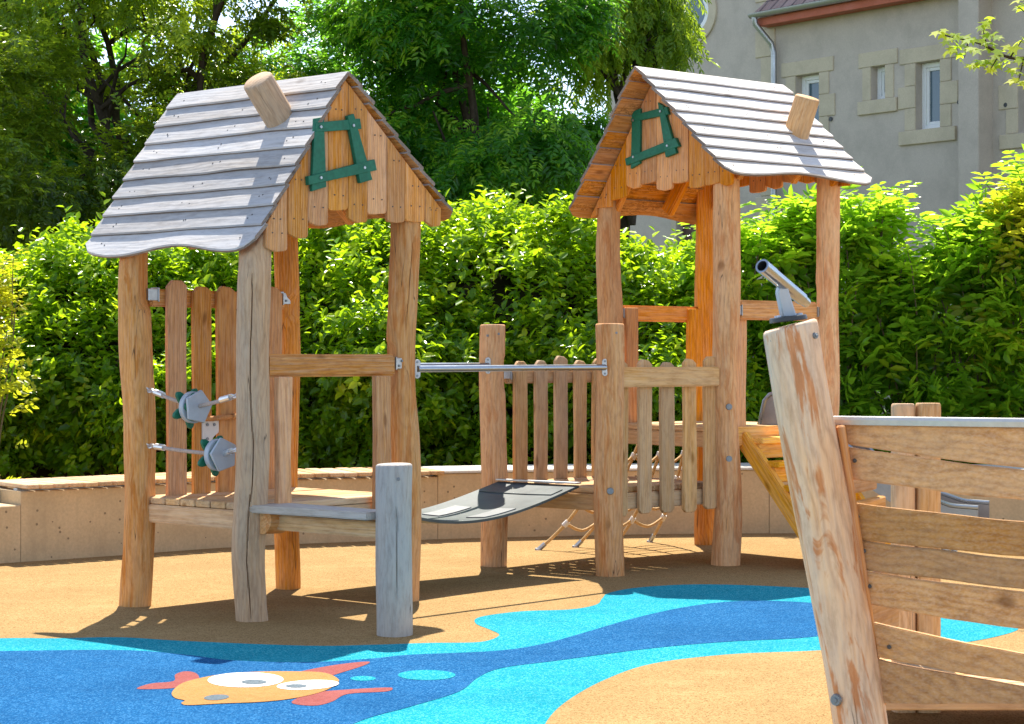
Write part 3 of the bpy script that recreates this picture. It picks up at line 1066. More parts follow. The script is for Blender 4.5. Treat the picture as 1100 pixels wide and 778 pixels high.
pk = picket_panel(LD, (*o1.xy, 0), (*o2.xy, 0), .475, .72, [.10, .31, .52, .73, .93], .106, .026, 'plank_pale', 1.09, .075, .04, .0, 1)
bracket((*(p_ + pf_.normalized() * .1).xy, 1.105), tuple(-pf_.normalized()), pk, h=.05)


# ------------------------------------------------------------------ rubber bridge and hand rails
def tl2w(u, v, z):
    a = R(49)
    return Vector((-1.178 + u * math.cos(a) - v * math.sin(a), 10.04 + u * math.sin(a) + v * math.cos(a), z))


na, fa = tl2w(.56, -.33, .435), tl2w(.56, .31, .435)
ed = (P - E).normalized()
nb_, fb = E + ed * .15 + Vector((-.05, -.05, .495)), P - ed * .10 + Vector((-.05, -.05, .495))
bc = (na + fa + nb_ + fb) / 4
BR = empty('rubber_bridge', (bc.x, bc.y, 0), 0, 'sagging dark rubber mat bridge slung between the two playhouses', 'bridge')
off0 = Vector((bc.x, bc.y, 0))


def mat_pt(s, t, dz=0.0):
    p = na.lerp(nb_, s).lerp(fa.lerp(fb, s), t)
    p = p - off0
    p.z -= .105 * math.sin(PI * s ** .85) * (1 - .0 * t) + .012 * math.sin(PI * t) * math.sin(PI * s)
    p.z += dz
    return p


def mat_patch(s0, s1, t0, t1, th, lift, ns=20, nt=8):
    vs, fs = [], []
    for layer in (lift, lift - th):
        for i in range(ns + 1):
            for j in range(nt + 1):
                vs.append(mat_pt(s0 + (s1 - s0) * i / ns, t0 + (t1 - t0) * j / nt, layer))
    W = nt + 1
    K = (ns + 1) * W
    for i in range(ns):
        for j in range(nt):
            a = i * W + j
            fs.append((a, a + W, a + W + 1, a + 1))
            fs.append((K + a, K + a + 1, K + a + W + 1, K + a + W))
    for i in range(ns):
        a = i * W
        fs.append((a, K + a, K + a + W, a + W))
        a = i * W + nt
        fs.append((a, a + W, K + a + W, K + a))
    for j in range(nt):
        fs.append((j, j + 1, K + j + 1, K + j))
        a = ns * W + j
        fs.append((a, K + a, K + a + 1, a + 1))
    return vs, fs


mb = MB()
mb.add(mat_patch(0, 1, 0, 1, .014, 0))
mt = mb.build('mat', 'mat', BR, 40)
for (s0, s1, t0, t1) in ((.06, .34, .07, .15), (.06, .34, .85, .93), (.48, .66, .07, .28), (.48, .66, .60, .80), (.86, .93, .06, .94), (.06, .34, .45, .55)):
    mb = MB()
    mb.add(mat_patch(s0, s1, t0, t1, .005, .006, 8, 4))
    mb.build('tread_pad', 'mat' if s0 > .8 or t0 == .45 else 'pad', mt, 40)
for s, t0 in ((1.0, .5), (0.0, .5)):
    mb = MB()
    a, b_ = mat_pt(s, .0), mat_pt(s, 1.0)
    sh, m = beam(a + Vector((0, 0, .012)), b_ + Vector((0, 0, .012)), .008, .05, .002)
    mb.add(sh, m)
    mb.build('clamp_bar', 'zinc', BR)
for t_ in (0.04, .96):
    a = mat_pt(0, t_)
    mb = MB()
    mb.add(tube([a + Vector((.02, .01, 0)), a + Vector((-.05, -.04, .04))], .012, 8))
    mb.build('shackle', 'bolt', BR)

# two steel hand rails
for (a, b_, lab) in ((tl2w(.555, -.455, 1.147), E + Vector((-.03, -.086, 1.15)), 'polished steel hand rail nearer the camera, ending on the grey post'),
                     (tl2w(.56, .40, 1.158), P + Vector((-.03, -.083, 1.158)), 'steel hand rail on the far side of the rubber bridge')):
    c = (a + b_) / 2
    HR = empty('hand_rail', (c.x, c.y, c.z), 0, lab, 'hand rail', 'hand rails of the rubber bridge')
    a, b_ = a - c, b_ - c
    mb = MB()
    mb.add(tube([a, a.lerp(b_, .5), b_], .0165, 14))
    bar = mb.build('bar', 'steel', HR, 40)
    dx = (b_ - a).normalized()
    for p, sgn in ((a, 1), (b_, -1)):
        mb = MB()
        mm = frame(p + Vector((0, .004, 0)), (1, .2, 0), (0, 0, 1))
        mb.add(outline([(x, z) for x, z in [(.016 * math.cos(t), .032 + .016 * math.sin(t)) for t in [PI * i / 8 for i in range(9)]]] +
                       [(.016 * math.cos(t), -.032 + .016 * math.sin(t)) for t in [PI + PI * i / 8 for i in range(9)]], .007, .0015), mm)
        for z in (.034, -.034):
            mb.add(cyl(.006, .0055, .004, 8), mm @ T(0, -.004, z) @ Matrix.Rotation(R(90), 4, 'X'), 1)
        mb.build('end_plate', ['zinc', 'bolt'], HR)

# ------------------------------------------------------------------ climbing net behind the landing
NW = Vector((.55, 13.0, 0))
NET = empty('climbing_net', NW, 0, 'slack tan rope climbing net pegged to the ground behind the landing', 'climbing net')


def tr2w(u, v, z):
    a = R(-50.03)
    return Vector((1.248 + u * math.cos(a) - v * math.sin(a), 12.55 + u * math.sin(a) + v * math.cos(a), z))


tops = [tr2w(-.52, -.30 + .2 * i, .76) - NW for i in range(4)]
bots = [gnd(578, 591) - NW, gnd(618, 588) - NW, gnd(660, 586) - NW, gnd(698, 582.5) - NW]
mb = MB()
rows = []
for i in range(4):
    pts = []
    for j in range(7):
        t = j / 6
        p = tops[i].lerp(bots[i], t)
        p.z -= .10 * math.sin(PI * t)
        if 0 < j < 6:
            p.z = max(p.z, .03)
        pts.append(p)
    rows.append(pts)
    mb.add(tube(smooth_loop(pts, 3, False), .0105, 8))
for j in (1, 2, 3, 4):
    for i in range(3):
        a, b_ = rows[i][j], rows[i + 1][j]
        mid = a.lerp(b_, .5) - Vector((0, 0, .05))
        mb.add(tube(smooth_loop([a, mid, b_], 5, False), .0095, 8))
nt_ = mb.build('rope', 'rope', NET)
for i in range(4):
    for j in (1, 2, 3, 4):
        d = (rows[i][j + 1] - rows[i][j]).normalized()
        mb = MB()
        mb.add(tube([rows[i][j] - d * .02, rows[i][j] + d * .02], .018, 8))
        mb.build('rope_clip', 'whiteplate', NET)
    mb = MB()
    d = (rows[i][6] - rows[i][5]).normalized()
    mb.add(tube([rows[i][6] - d * .06, rows[i][6] + d * .01], .015, 8))
    mb.add(cyl(.022, .02, .012, 10), T(*rows[i][6]))
    mb.build('ground_anchor', 'zinc', NET)

# ------------------------------------------------------------------ stair and slide at the right tower
ST = empty('stair', tr2w(.75, .0, 0), R(-50.03), 'orange wooden ladder stair leading up to the right playhouse platform', 'stair')
for v in (-.30, .30):
    mb = MB()
    s, m = beam((-.24, v, .74), (.42, v, .03), .10, .045)
    mb.add(s, m)
    mb.build('stringer', 'stair_glow', ST)
for i in range(5):
    t = (i + .55) / 5.3
    mb = MB()
    mb.add(box(.15, .60, .035, .005), T(-.24 + .66 * t + .02, 0, .74 - .71 * t + .055), grain='y')
    mb.add(box(.022, .58, .085, .004), T(-.24 + .66 * t + .05, 0, .74 - .71 * t - .004), grain='y')
    mb.build('tread', 'stair_glow', ST)
mb = MB()
s, m = beam((-.245, -.36, .745), (-.245, .36, .745), .11, .05)
mb.add(s, m)
mb.build('header_board', 'stair_glow', ST)

SL = empty('slide', (1.9, 12.75, 0), 0, 'stainless steel slide with rounded top hood running down behind the boat', 'slide')
ss0 = Vector((1.57, 12.55, 0)) - Vector((1.9, 12.75, 0))
sdir = Vector((.93, -.36, 0)).normalized()
sprp = Vector((.36, .93, 0))
prof = [(0.0, .80), (.12, .79), (.25, .73), (.9, .30), (1.15, .22), (1.35, .21)]


def slide_pt(s, w, dz):
    for i in range(len(prof) - 1):
        if prof[i][0] <= s <= prof[i + 1][0] + 1e-6:
            t = (s - prof[i][0]) / (prof[i + 1][0] - prof[i][0])
            z = prof[i][1] * (1 - t) + prof[i + 1][1] * t
    return ss0 + sdir * s + sprp * w + Vector((0, 0, z + dz))


def strip(fn, n, m, th):
    vs, fs = [], []
    for k in (0, 1):
        for i in range(n + 1):
            for j in range(m + 1):
                vs.append(fn(i / n, j / m, k * th))
    W, K = m + 1, (n + 1) * (m + 1)
    for i in range(n):
        for j in range(m):
            a = i * W + j
            fs += [(a, a + W, a + W + 1, a + 1), (K + a, K + a + 1, K + a + W + 1, K + a + W)]
        for a in (i * W, i * W + m):
            fs.append((a, a + W, K + a + W, K + a))
    for a0 in (0, n * W):
        for j in range(m):
            fs.append((a0 + j, a0 + j + 1, K + a0 + j + 1, K + a0 + j))
    return vs, fs


mb = MB()
mb.add(strip(lambda a, b, k: slide_pt(a * 1.35, -.22 + .44 * b, k), 24, 2, -.006))
mb.build('chute', 'slidesteel', SL, 40)
for w in (-.225, .225):
    mb = MB()

    def side_fn(a, b, k, w=w):
        s = a * 1.3
        hood = .20 if s > .1 else .20 * math.sqrt(max(0.02, 1 - ((.1 - s) / .1) ** 2))
        h = hood if s < .35 else max(.12, .20 - (s - .35) * .3)
        return slide_pt(s, w + k, -.02 + (h + .02) * b)
    mb.add(strip(side_fn, 40, 3, .012))
    mb.build('side_wall', 'slidesteel', SL, 40)
    mb = MB()
    pts = []
    for i in range(41):
        s = 1.3 * i / 40
        hood = .20 if s > .1 else .20 * math.sqrt(max(0.0, 1 - ((.1 - s) / .1) ** 2))
        h = hood if s < .35 else max(.12, .20 - (s - .35) * .3)
        pts.append(slide_pt(s, w + .006, h))
    mb.add(tube(pts, .014, 8))
    mb.build('edge_tube', 'steel', SL, 40)
for w in (-.15, .15):
    a = slide_pt(1.1, w, -.01)
    mb = MB()
    mb.add(tube([a, (a.x, a.y, 0)], .025, 10))
    mb.build('foot', 'zinc', SL)

# ------------------------------------------------------------------ play boat with telescope
DB = 5.5
BT = empty('play_boat', (1.35, 5.6, 0), 0, 'wooden play boat with leaning round bow post, plank hull and small telescope', 'play boat')
bo = Vector((1.35, 5.6, 0))
top, bot = at(850, 349, DB), at(919, 778, DB)
dirp = (top - bot).normalized()
base = bot - dirp * ((bot.z + .04) / dirp.z)
LP = (top - base).length
mb = MB()
mb.add(log(LP, .0755, seed=71, z0=0, wob=.02, rough=.07, tilt_top=.10, square=.1), frame(base - bo, (1, 0, 0), dirp), goff=(.0, .015, 3.3))
bp = mb.build('bow_post', 'bow', BT, 40)
for (px, py, r_) in ((829, 366, .009), (871, 361, .009), (895, 748, .017)):
    q = at(px, py, DB) - bo
    ce = base + dirp * ((q + bo).z - base.z) / dirp.z - bo
    rad = q - ce
    rad.y = -math.sqrt(max(.0001, .0765 ** 2 - rad.x ** 2))
    rad.z = 0
    hexbolt(ce + rad * 1.02, rad, r_, bp)


# hull side towards the camera: planks bent between bow post and the stern outside the picture
def hull_xy(px):
    t = (px - 893) / 207.0
    d = DB + .04 - .30 * t + .03 * t * t
    return d


def hull_plank(yl, yr, name, mat, parent, x0=None, th=.026):
    (l0, l1), (r0, r1) = yl, yr
    N = 22
    vs, fs = [], []
    sd = random.random() * 40
    xl0 = 907 + (l0 - 455) * .140
    xl1 = 907 + (l1 - 455) * .140
    for i in range(N + 1):
        t = i / N * 1.9
        f = t if t < 1 else 1 + (t - 1) * .35
        cv = 1.0 - (1 - min(t, 1.9)) ** 2 if t < 1 else 1 + (t - 1) * .15
        cv = .78 * t + .22 * cv
        ya, yb = l0 + (r0 - l0) * cv, l1 + (r1 - l1) * cv
        for (yy, xl) in ((ya, xl0), (yb, xl1)):
            px = xl + (1100 - xl) * t
            d = hull_xy(px)
            wv = noise.noise(Vector((t * 3, sd, yy * .01))) * 1.4
            p = at(px, yy + wv, d) - bo
            vs.append(p)
        a, b_ = vs[-2], vs[-1]
        nn = Vector((.12, 1, 0)).normalized() * th
        vs.append(b_ + nn)
        vs.append(a + nn)
    for i in range(N):
        for k in range(4):
            k2 = (k + 1) % 4
            fs.append((i * 4 + k, i * 4 + k2, (i + 1) * 4 + k2, (i + 1) * 4 + k))
    fs.append((0, 3, 2, 1))
    fs.append((N * 4, N * 4 + 1, N * 4 + 2, N * 4 + 3))
    bm = bmesh.new()
    bv = [bm.verts.new(v) for v in vs]
    for f in fs:
        bm.faces.new([bv[k] for k in f])
    bmesh.ops.recalc_face_normals(bm, faces=bm.faces[:])
    bev(bm, .0035, 2, .8)
    mb = MB()
    mb.add(from_bm(bm), None, grain='x')
    return mb.build(name, mat, parent, 40)


hp = []
for yl, yr in (((456, 478), (459, 503)), ((480, 515), (505.5, 538)), ((541, 580), (561, 598)), ((581, 612), (601, 633)), ((614, 650), (636, 676)),
               ((668, 706), (703, 734)), ((708, 755), (738, 757))):
    hp.append(hull_plank(yl, yr, 'hull_plank', 'hull', BT))
for (px, py, d_) in ((921, 555, 0), (928, 592, 0), (934, 630, 0), (955, 695, 0), (918, 495, 0)):
    q = at(px, py, hull_xy(px) - .001) - bo
    hexbolt(q, (0, -1, 0), .006, BT, 'nail', 'screw')
# stem strip along the post
mb = MB()
a, b_ = at(902, 457, DB + .004) - bo, at(946, 757, DB + .004) - bo
s, m = beam(a, b_, .022, .07, .004)
m2, L = along(a, b_, (1, 0, 0))
bx = box(.022, .06, L, .004)
mb.add(([v + Vector((0, 0, L / 2)) for v in bx[0]], bx[1]), m2)
mb.build('stem_strip', 'plank_orange', BT)
# steel capped gunwale
mb = MB()
pts = []
for i in range(20):
    px = 890 + 415 * i / 19
    pts.append(at(px, 452 + (px - 890) * .013, hull_xy(px) + .01) - bo)
vs, fs = [], []
for p in pts:
    for (dy, dz) in ((-.03, -.010), (-.034, .004), (-.03, .012), (.035, .012), (.038, 0), (.035, -.010)):
        vs.append(p + Vector((0, dy, dz)))
for i in range(19):
    for k in range(6):
        k2 = (k + 1) % 6
        fs.append((i * 6 + k, i * 6 + k2, (i + 1) * 6 + k2, (i + 1) * 6 + k))
fs += [tuple(range(6))[::-1], tuple(19 * 6 + k for k in range(6))]
mb.add((vs, fs))
mb.build('steel_gunwale', 'capsteel', BT, 30)
# short planks of the other bow side
for (z0, z1) in ((.42, .60), (.66, .80), (.82, .93)):
    mb = MB()
    a = Vector((.845 + (1.04 - z0) * .16, 5.60, (z0 + z1) / 2)) - bo
    b_ = a + Vector((.17, .36, 0))
    m, L = along(a, b_)
    bx = box(z1 - z0, .026, L, .004)
    mb.add(([v + Vector((0, 0, L / 2)) for v in bx[0]], bx[1]), m)
    mb.build('bow_plank', 'hull', BT)
# floor of the boat
mb = MB()
n = 11
for i in range(n):
    y = 6.16 + .94 * (i + .5) / n
    x0 = 1.06 + max(0, (y - 6.35)) * .12
    mb.add(box(2.3 - x0, 0.94 / n - .007, .03, .004), T((2.3 + x0) / 2 - bo.x, y - bo.y, .155), grain='x')
mb.build('boat_floor', 'plank_pale', BT)
# far post of the boat, split down the middle
mb = MB()
pc = at(984, 500, 6.95) - bo
mb.add(log(1.046, .043, seed=91, wob=.003, rough=.04, square=.9), T(pc.x - .044, pc.y, 0), goff=(.01, 0, 1))
mb.add(log(1.048, .046, seed=95, wob=.003, rough=.04, square=.9), T(pc.x + .040, pc.y, 0), goff=(.01, 0, 6))
mb.build('split_post', 'post_grey', BT, 40)

# telescope
tp = at(847, 343, DB - .0) - bo
mb = MB()
mb.add(cyl(.052, .050, .014, 28, .002), frame(tp + Vector((0, 0, -.006)), (1, 0, 0), (-.12, 0, 1)))
for a in range(4):
    q = R(45 + 90 * a)
    mb.add(cyl(.006, .005, .005, 8), T(*(tp + Vector((.04 * math.cos(q), .04 * math.sin(q), .008 + .005 * math.cos(q))))), 1)
te = mb.build('telescope', ['dark', 'steel'], BT)
ax = Vector((-.57, -.74, .365)).normalized()
cen = at(843, 306, DB) - bo
mb = MB()
arm = [tp + Vector((.008, 0, .005)), tp + Vector((-.002, 0, .05)), cen - Vector((-.005, 0, .018))]
for xo in (-.0,):
    mb.add(outline([(.022, 0), (-.018, 0), (-.032, .066), (-.026, .085), (-.004, .085), (.0, .066)], .026, .003), frame(tp + Vector((-.002, 0, .006)), (1, .25, 0), (0, 0, 1)))
mb.build('bracket', 'greyplate', te)
mb = MB()
Lt = .255
ro, ri = .0195, .0145
m = frame(cen - ax * Lt * .5, None, ax)
prof_t = [(.0125, 0), (.0135, .004), (.0145, .03), (.0175, .03), (.0185, .20), (ro, .20), (ro, Lt), (ri, Lt), (ri, .10), (.0, .10)]
vs, fs = [], []
SG = 24
for (r_, z) in prof_t:
    for k in range(SG):
        a = 2 * PI * k / SG
        vs.append(Vector((r_ * math.cos(a), r_ * math.sin(a), z)))
for i in range(len(prof_t) - 1):
    for k in range(SG):
        k2 = (k + 1) % SG
        fs.append((i * SG + k, i * SG + k2, (i + 1) * SG + k2, (i + 1) * SG + k))
fs.append(tuple(range(SG))[::-1])
mb.add((vs, fs), m)
nf = len(mb.f)
for i in range(len(mb.f) - 1):
    if i >= 7 * SG:
        mb.mi[i] = 1
mb.build('tube', ['steel', 'dark'], te, 40)

# ------------------------------------------------------------------ curved seat wall
wp = [(-120, 616), (0, 605.5), (60, 601.5), (130, 596.5), (240, 588.5), (330, 584), (450, 580), (540, 577.5), (700, 574), (850, 573), (960, 574), (1100, 577), (1250, 582)]
WB = [gnd(a, b) for a, b in wp]
wl = smooth_loop([(p.x, p.y, 0) for p in WB], 8, False)
SWc = gnd(550, 577)
SW = empty('seat_wall', (SWc.x, SWc.y, 0), 0, 'low curved ochre concrete seat wall in front of the hedge', 'wall')


def wall_run(pts, z0, z1, thick, mat, name, parent, front=0.0):
    mb = MB()
    vs, fs = [], []
    n = len(pts)
    for i, p in enumerate(pts):
        d = (pts[min(i + 1, n - 1)] - pts[max(i - 1, 0)]).normalized()
        nr = Vector((-d.y, d.x, 0))
        q = p - SWc
        a, b_ = q + nr * front, q + nr * (front + thick)
        vs += [Vector((a.x, a.y, z0)), Vector((a.x, a.y, z1 - .006)), Vector((a.x, a.y, z1)) + nr * .006, Vector((b_.x, b_.y, z1)), Vector((b_.x, b_.y, z0))]
    for i in range(n - 1):
        for k in range(5):
            k2 = (k + 1) % 5
            fs.append((i * 5 + k, (i + 1) * 5 + k, (i + 1) * 5 + k2, i * 5 + k2))
    fs += [(0, 1, 2, 3, 4), tuple((n - 1) * 5 + k for k in (4, 3, 2, 1, 0))]
    mb.add((vs, fs))
    return mb.build(name, mat, parent, 30)


def sub(px0, px1):
    r = []
    for p in wl:
        px = 550 + p.x * F / p.y
        if px0 <= px <= px1:
            r.append(p)
    return r


def wpoint(px):
    for i in range(len(wl) - 1):
        a, b_ = 550 + wl[i].x * F / wl[i].y, 550 + wl[i + 1].x * F / wl[i + 1].y
        if a <= px <= b_:
            return wl[i].lerp(wl[i + 1], (px - a) / (b_ - a))


for (a, b_, zt) in ((-115, 22, .335), (22.6, 470, .415), (470.6, 826, .435), (826.6, 1240, .435)):
    pts = [wpoint(a)] + sub(a + 1, b_ - 1) + [wpoint(b_)]
    wall_run(pts, -.05, zt, .55, 'conc', 'wall_block', SW)
pts = [wpoint(-115)] + sub(-114, 21) + [wpoint(22)]
wall_run(pts, .30, .425, .3, 'conc_top', 'upper_step', SW, .28)
for a, b_ in ((470, 1240),):
    pts = [wpoint(a)] + sub(a + 1, b_ - 1) + [wpoint(b_)]
    wall_run(pts, .437, .455, .57, 'conc_top', 'coping', SW, -.012)
# slatted bench top on the left stretch, slats across the wall
mb = MB()
x = 24.0
while x < 469:
    p, p2 = wpoint(x), wpoint(x + 15.2)
    d = (p2 - p)
    L = d.length
    d.normalize()
    nr = Vector((-d.y, d.x, 0))
    c = (p + p2) / 2 - SWc + nr * .245
    mb.add(box(L - .012, .60, .026, .004), frame((c.x, c.y, .443 + random.uniform(-.001, .001)), d, (0, 0, 1)), grain='y')
    x += 15.6
mb.build('bench_slats', 'plank_pale', SW)
mb = MB()
pts = [wpoint(24)] + sub(25, 468) + [wpoint(469)]
for off in (.05, .42):
    for i in range(len(pts) - 1):
        pass
mb = None
wall_run(pts, .4155, .4295, .05, 'zinc', 'slat_bearer', SW, .07)
wall_run(pts, .4155, .4295, .05, 'zinc', 'slat_bearer', SW, .42)


# ------------------------------------------------------------------ foliage tools (numpy)
def leaf_arrays(pos, dirv, nrm, L, W, fold=0.25, curl=0.0):
    """pos (n,3) base points; dirv leaf axes; nrm leaf normals; L, W (n,) sizes -> verts (n*6,3) and quads (n*2,4)"""
    n = len(pos)
    side = np.cross(dirv, nrm)
    side /= np.linalg.norm(side, axis=1, keepdims=True) + 1e-9
    nrm = np.cross(side, dirv)
    L = L[:, None]
    W = W[:, None]
    base = pos
    tip = pos + dirv * L - nrm * L * curl
    up = nrm * W * fold
    l1 = pos + dirv * L * .33 + side * W * .5 + up
    l2 = pos + dirv * L * .68 + side * W * .40 + up - nrm * L * curl * .5
    r1 = pos + dirv * L * .33 - side * W * .5 + up
    r2 = pos + dirv * L * .68 - side * W * .40 + up - nrm * L * curl * .5
    v = np.stack([base, l1, l2, tip, r2, r1], 1).reshape(-1, 3)
    i = np.arange(n)[:, None] * 6
    f = np.concatenate([i + np.array([[0, 3, 2, 1]]), i + np.array([[0, 5, 4, 3]])], 1).reshape(-1, 4)
    return v, f


def leaf_object(name, v, f, tint, mat, parent, nv=6):
    me = bpy.data.meshes.new(name)
    me.vertices.add(len(v))
    me.vertices.foreach_set('co', v.astype(np.float32).ravel())
    nf, k = f.shape
    me.loops.add(nf * k)
    me.loops.foreach_set('vertex_index', f.astype(np.int32).ravel())
    me.polygons.add(nf)
    me.polygons.foreach_set('loop_start', np.arange(nf, dtype=np.int32) * k)
    a = me.attributes.new('tint', 'FLOAT', 'POINT')
    a.data.foreach_set('value', np.repeat(np.clip(tint, 0, 1), nv).astype(np.float32))
    me.materials.append(M[mat])
    me.update(calc_edges=True)
    o = bpy.data.objects.new(name, me)
    COL.objects.link(o)
    o.parent = parent
    return o


def unit(a):
    return a / (np.linalg.norm(a, axis=1, keepdims=True) + 1e-9)


def frond_template(pairs, L, ll, lw, spread=65):
    """pinnate leaf in its own frame: rachis along +x, normal +z; returns leaflet base, axis, size"""
    P_, D_, S_, W_ = [], [], [], []
    for i in range(pairs):
        x = L * (0.18 + 0.78 * i / max(1, pairs - 1))
        s = ll * (0.72 + 0.5 * math.sin(PI * (i + 1) / (pairs + 1)))
        for sg in (-1, 1):
            a = R(spread) * sg
            P_.append((x, 0, -0.10 * x * x / L))
            D_.append((math.cos(a), math.sin(a), -.18))
            S_.append(s)
            W_.append(lw)
    P_.append((L * .98, 0, -.1 * L))
    D_.append((1, 0, -.3))
    S_.append(ll)
    W_.append(lw)
    return np.array(P_), unit(np.array(D_)), np.array(S_), np.array(W_)


def fronds(pos, ax, nr, scale, tmpl, jit=.12):
    """place the template at each pos with axis ax and normal nr"""
    P_, D_, S_, W_ = tmpl
    n, k = len(pos), len(P_)
    side = unit(np.cross(nr, ax))
    nr = np.cross(ax, side)
    B = np.stack([ax, side, nr], 2)                       # n,3,3
    pp = np.einsum('nij,kj->nki', B, P_) * scale[:, None, None] + pos[:, None, :]
    dd = np.einsum('nij,kj->nki', B, D_)
    dd = dd + rng.normal(0, jit * 1.5, dd.shape)
    nn = np.repeat(nr[:, None, :], k, 1) + rng.normal(0, jit * 2.0, dd.shape)
    LL = np.repeat(S_[None], n, 0) * scale[:, None]
    WW = np.repeat(W_[None], n, 0) * scale[:, None]
    return leaf_arrays(pp.reshape(-1, 3), unit(dd.reshape(-1, 3)), unit(nn.reshape(-1, 3)), LL.ravel(), WW.ravel(), .18, .1), k


def fbm(x, y, z, s=0.0):
    return noise.fractal(Vector((x, y, z + s)), 0.8, 2.1, 3)


# ------------------------------------------------------------------ clipped hedge behind the wall
def hedge(name, label, X0, X1, top_fn, nleaf, seed, front=14.75, back=16.7):
    cx = (X0 + X1) / 2
    root = empty(name, (cx, 15.3, 0), 0, label, 'hedge', 'leafy hedges behind the seat wall')
    rs = np.random.default_rng(seed)

    def surf(x, q):
        """q in 0..1 runs up the face, over the slanting shoulder and across the top"""
        h = top_fn(x)
        hb = h * .54
        if q < .42:
            t = q / .42
            y, z, n = front + .32 * (1 - t) ** 1.5 + .05 * t, .3 + (hb - .3) * t, (0, -1, .02)
        elif q < .80:
            t = (q - .42) / .38
            y, z, n = front + .05 + 1.2 * t ** 1.05, hb + (h - hb) * (.35 * t + .65 * math.sin(t * PI / 2 * .96)), (0, -.60, .80)
        else:
            t = (q - .80) / .20
            y, z, n = front + 1.25 + (back - front - 1.25) * t, h, (0, -.05, 1)
        b = fbm(x * 1.1, y * 1.1, z * 1.3, seed) * .30 + fbm(x * 3.2, y * 3, z * 3.2, seed + 5) * .16
        return x, y + n[1] * b, z + n[2] * b, n
    # shoots: little leafy twigs standing out of the surface
    pos, dr, nm, ti, sz = [], [], [], [], []
    nt = nleaf // 7
    for i in range(nt):
        x = X0 + (X1 - X0) * rs.random()
        q = rs.random() ** .9
        x_, y_, z_, n = surf(x, q)
        dep = abs(rs.normal(0, .15))
        nv = Vector(n)
        gap = fbm(x * 4.5, z_ * 4.5, y_ * 4.5, seed + 9)
        if gap < -.16 and rs.random() < .85:
            continue
        o = Vector((x_, y_, z_)) - nv * dep
        shoot = (nv * .55 + Vector((rs.normal(0, .6), rs.normal(0, .45), .65 + rs.normal(0, .4)))).normalized()
        Ls = rs.uniform(.09, .25) * (1.9 if q > .45 and rs.random() < .10 else 1)
        young = rs.random()
        for j in range(7):
            t = (j + .4) / 7
            a = j * 2.4 + rs.random()
            sv = shoot.orthogonal().normalized()
            sv = Matrix.Rotation(a, 3, shoot) @ sv
            d = (shoot * .55 + sv * .9 + Vector((0, 0, -.1))).normalized()
            pos.append(o + shoot * Ls * t)
            dr.append(d)
            nm.append((shoot * .8 - sv * .3 + Vector((rs.normal(0, .35), rs.normal(0, .35), .3))).normalized())
            sz.append(rs.uniform(.045, .105) * (1 - .3 * (t > .8)))
            ti.append(.20 + .62 * young ** 2.5 + .3 * (t - .5) * (.3 + young) + rs.normal(0, .10) + (.25 if q > .5 else 0) * rs.random())
    pos, dr, nm = np.array(pos), unit(np.array(dr)), unit(np.array(nm))
    pos -= np.array([cx, 15.3, 0])
    sz = np.array(sz)
    v, f = leaf_arrays(pos, dr, nm, sz, sz * .54, .22, .12)
    leaf_object('foliage', v, f, np.array(ti), 'leaf_hedge', root)
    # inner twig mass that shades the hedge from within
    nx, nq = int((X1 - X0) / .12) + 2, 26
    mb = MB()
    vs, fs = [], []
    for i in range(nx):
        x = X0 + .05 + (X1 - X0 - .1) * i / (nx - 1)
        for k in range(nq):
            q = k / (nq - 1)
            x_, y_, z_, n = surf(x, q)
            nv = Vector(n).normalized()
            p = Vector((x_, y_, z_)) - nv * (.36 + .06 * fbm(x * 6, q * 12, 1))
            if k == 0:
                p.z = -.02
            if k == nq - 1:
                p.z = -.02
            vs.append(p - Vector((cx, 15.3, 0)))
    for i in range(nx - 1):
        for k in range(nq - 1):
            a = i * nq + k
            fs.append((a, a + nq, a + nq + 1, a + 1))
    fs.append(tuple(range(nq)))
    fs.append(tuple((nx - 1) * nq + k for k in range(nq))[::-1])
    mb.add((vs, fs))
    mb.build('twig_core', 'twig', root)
    return root


def zt(y, d=15.4):
    return CAM_H - (y - 385) * d / F


def prof_fn(pts):
    xs = [(p[0] - 550) * 15.4 / F for p in pts]
    zs = [zt(p[1]) for p in pts]
    return lambda x: float(np.interp(x, xs, zs))


X = lambda px: (px - 550) * 15.4 / F
HL = hedge('hedge', 'dense clipped hedge with glossy bright leaves behind the left playhouse', X(-70), X(365),
           prof_fn([(-80, 268), (0, 268), (50, 262), (110, 272), (170, 285), (220, 280), (280, 272), (340, 262), (365, 258)]), 52000, 5)
HM = hedge('hedge', 'dense clipped hedge with yellow-green leaves behind the rubber bridge, lower under the right playhouse', X(365), X(800),
           prof_fn([(365, 258), (400, 243), (450, 246), (500, 238), (550, 227), (600, 228), (640, 245), (670, 275), (700, 286), (740, 282), (780, 262), (800, 250)]), 52000, 6)


# ------------------------------------------------------------------ loose shrubs at the right
SH = frond_template(3, .19, .096, .040, 52)


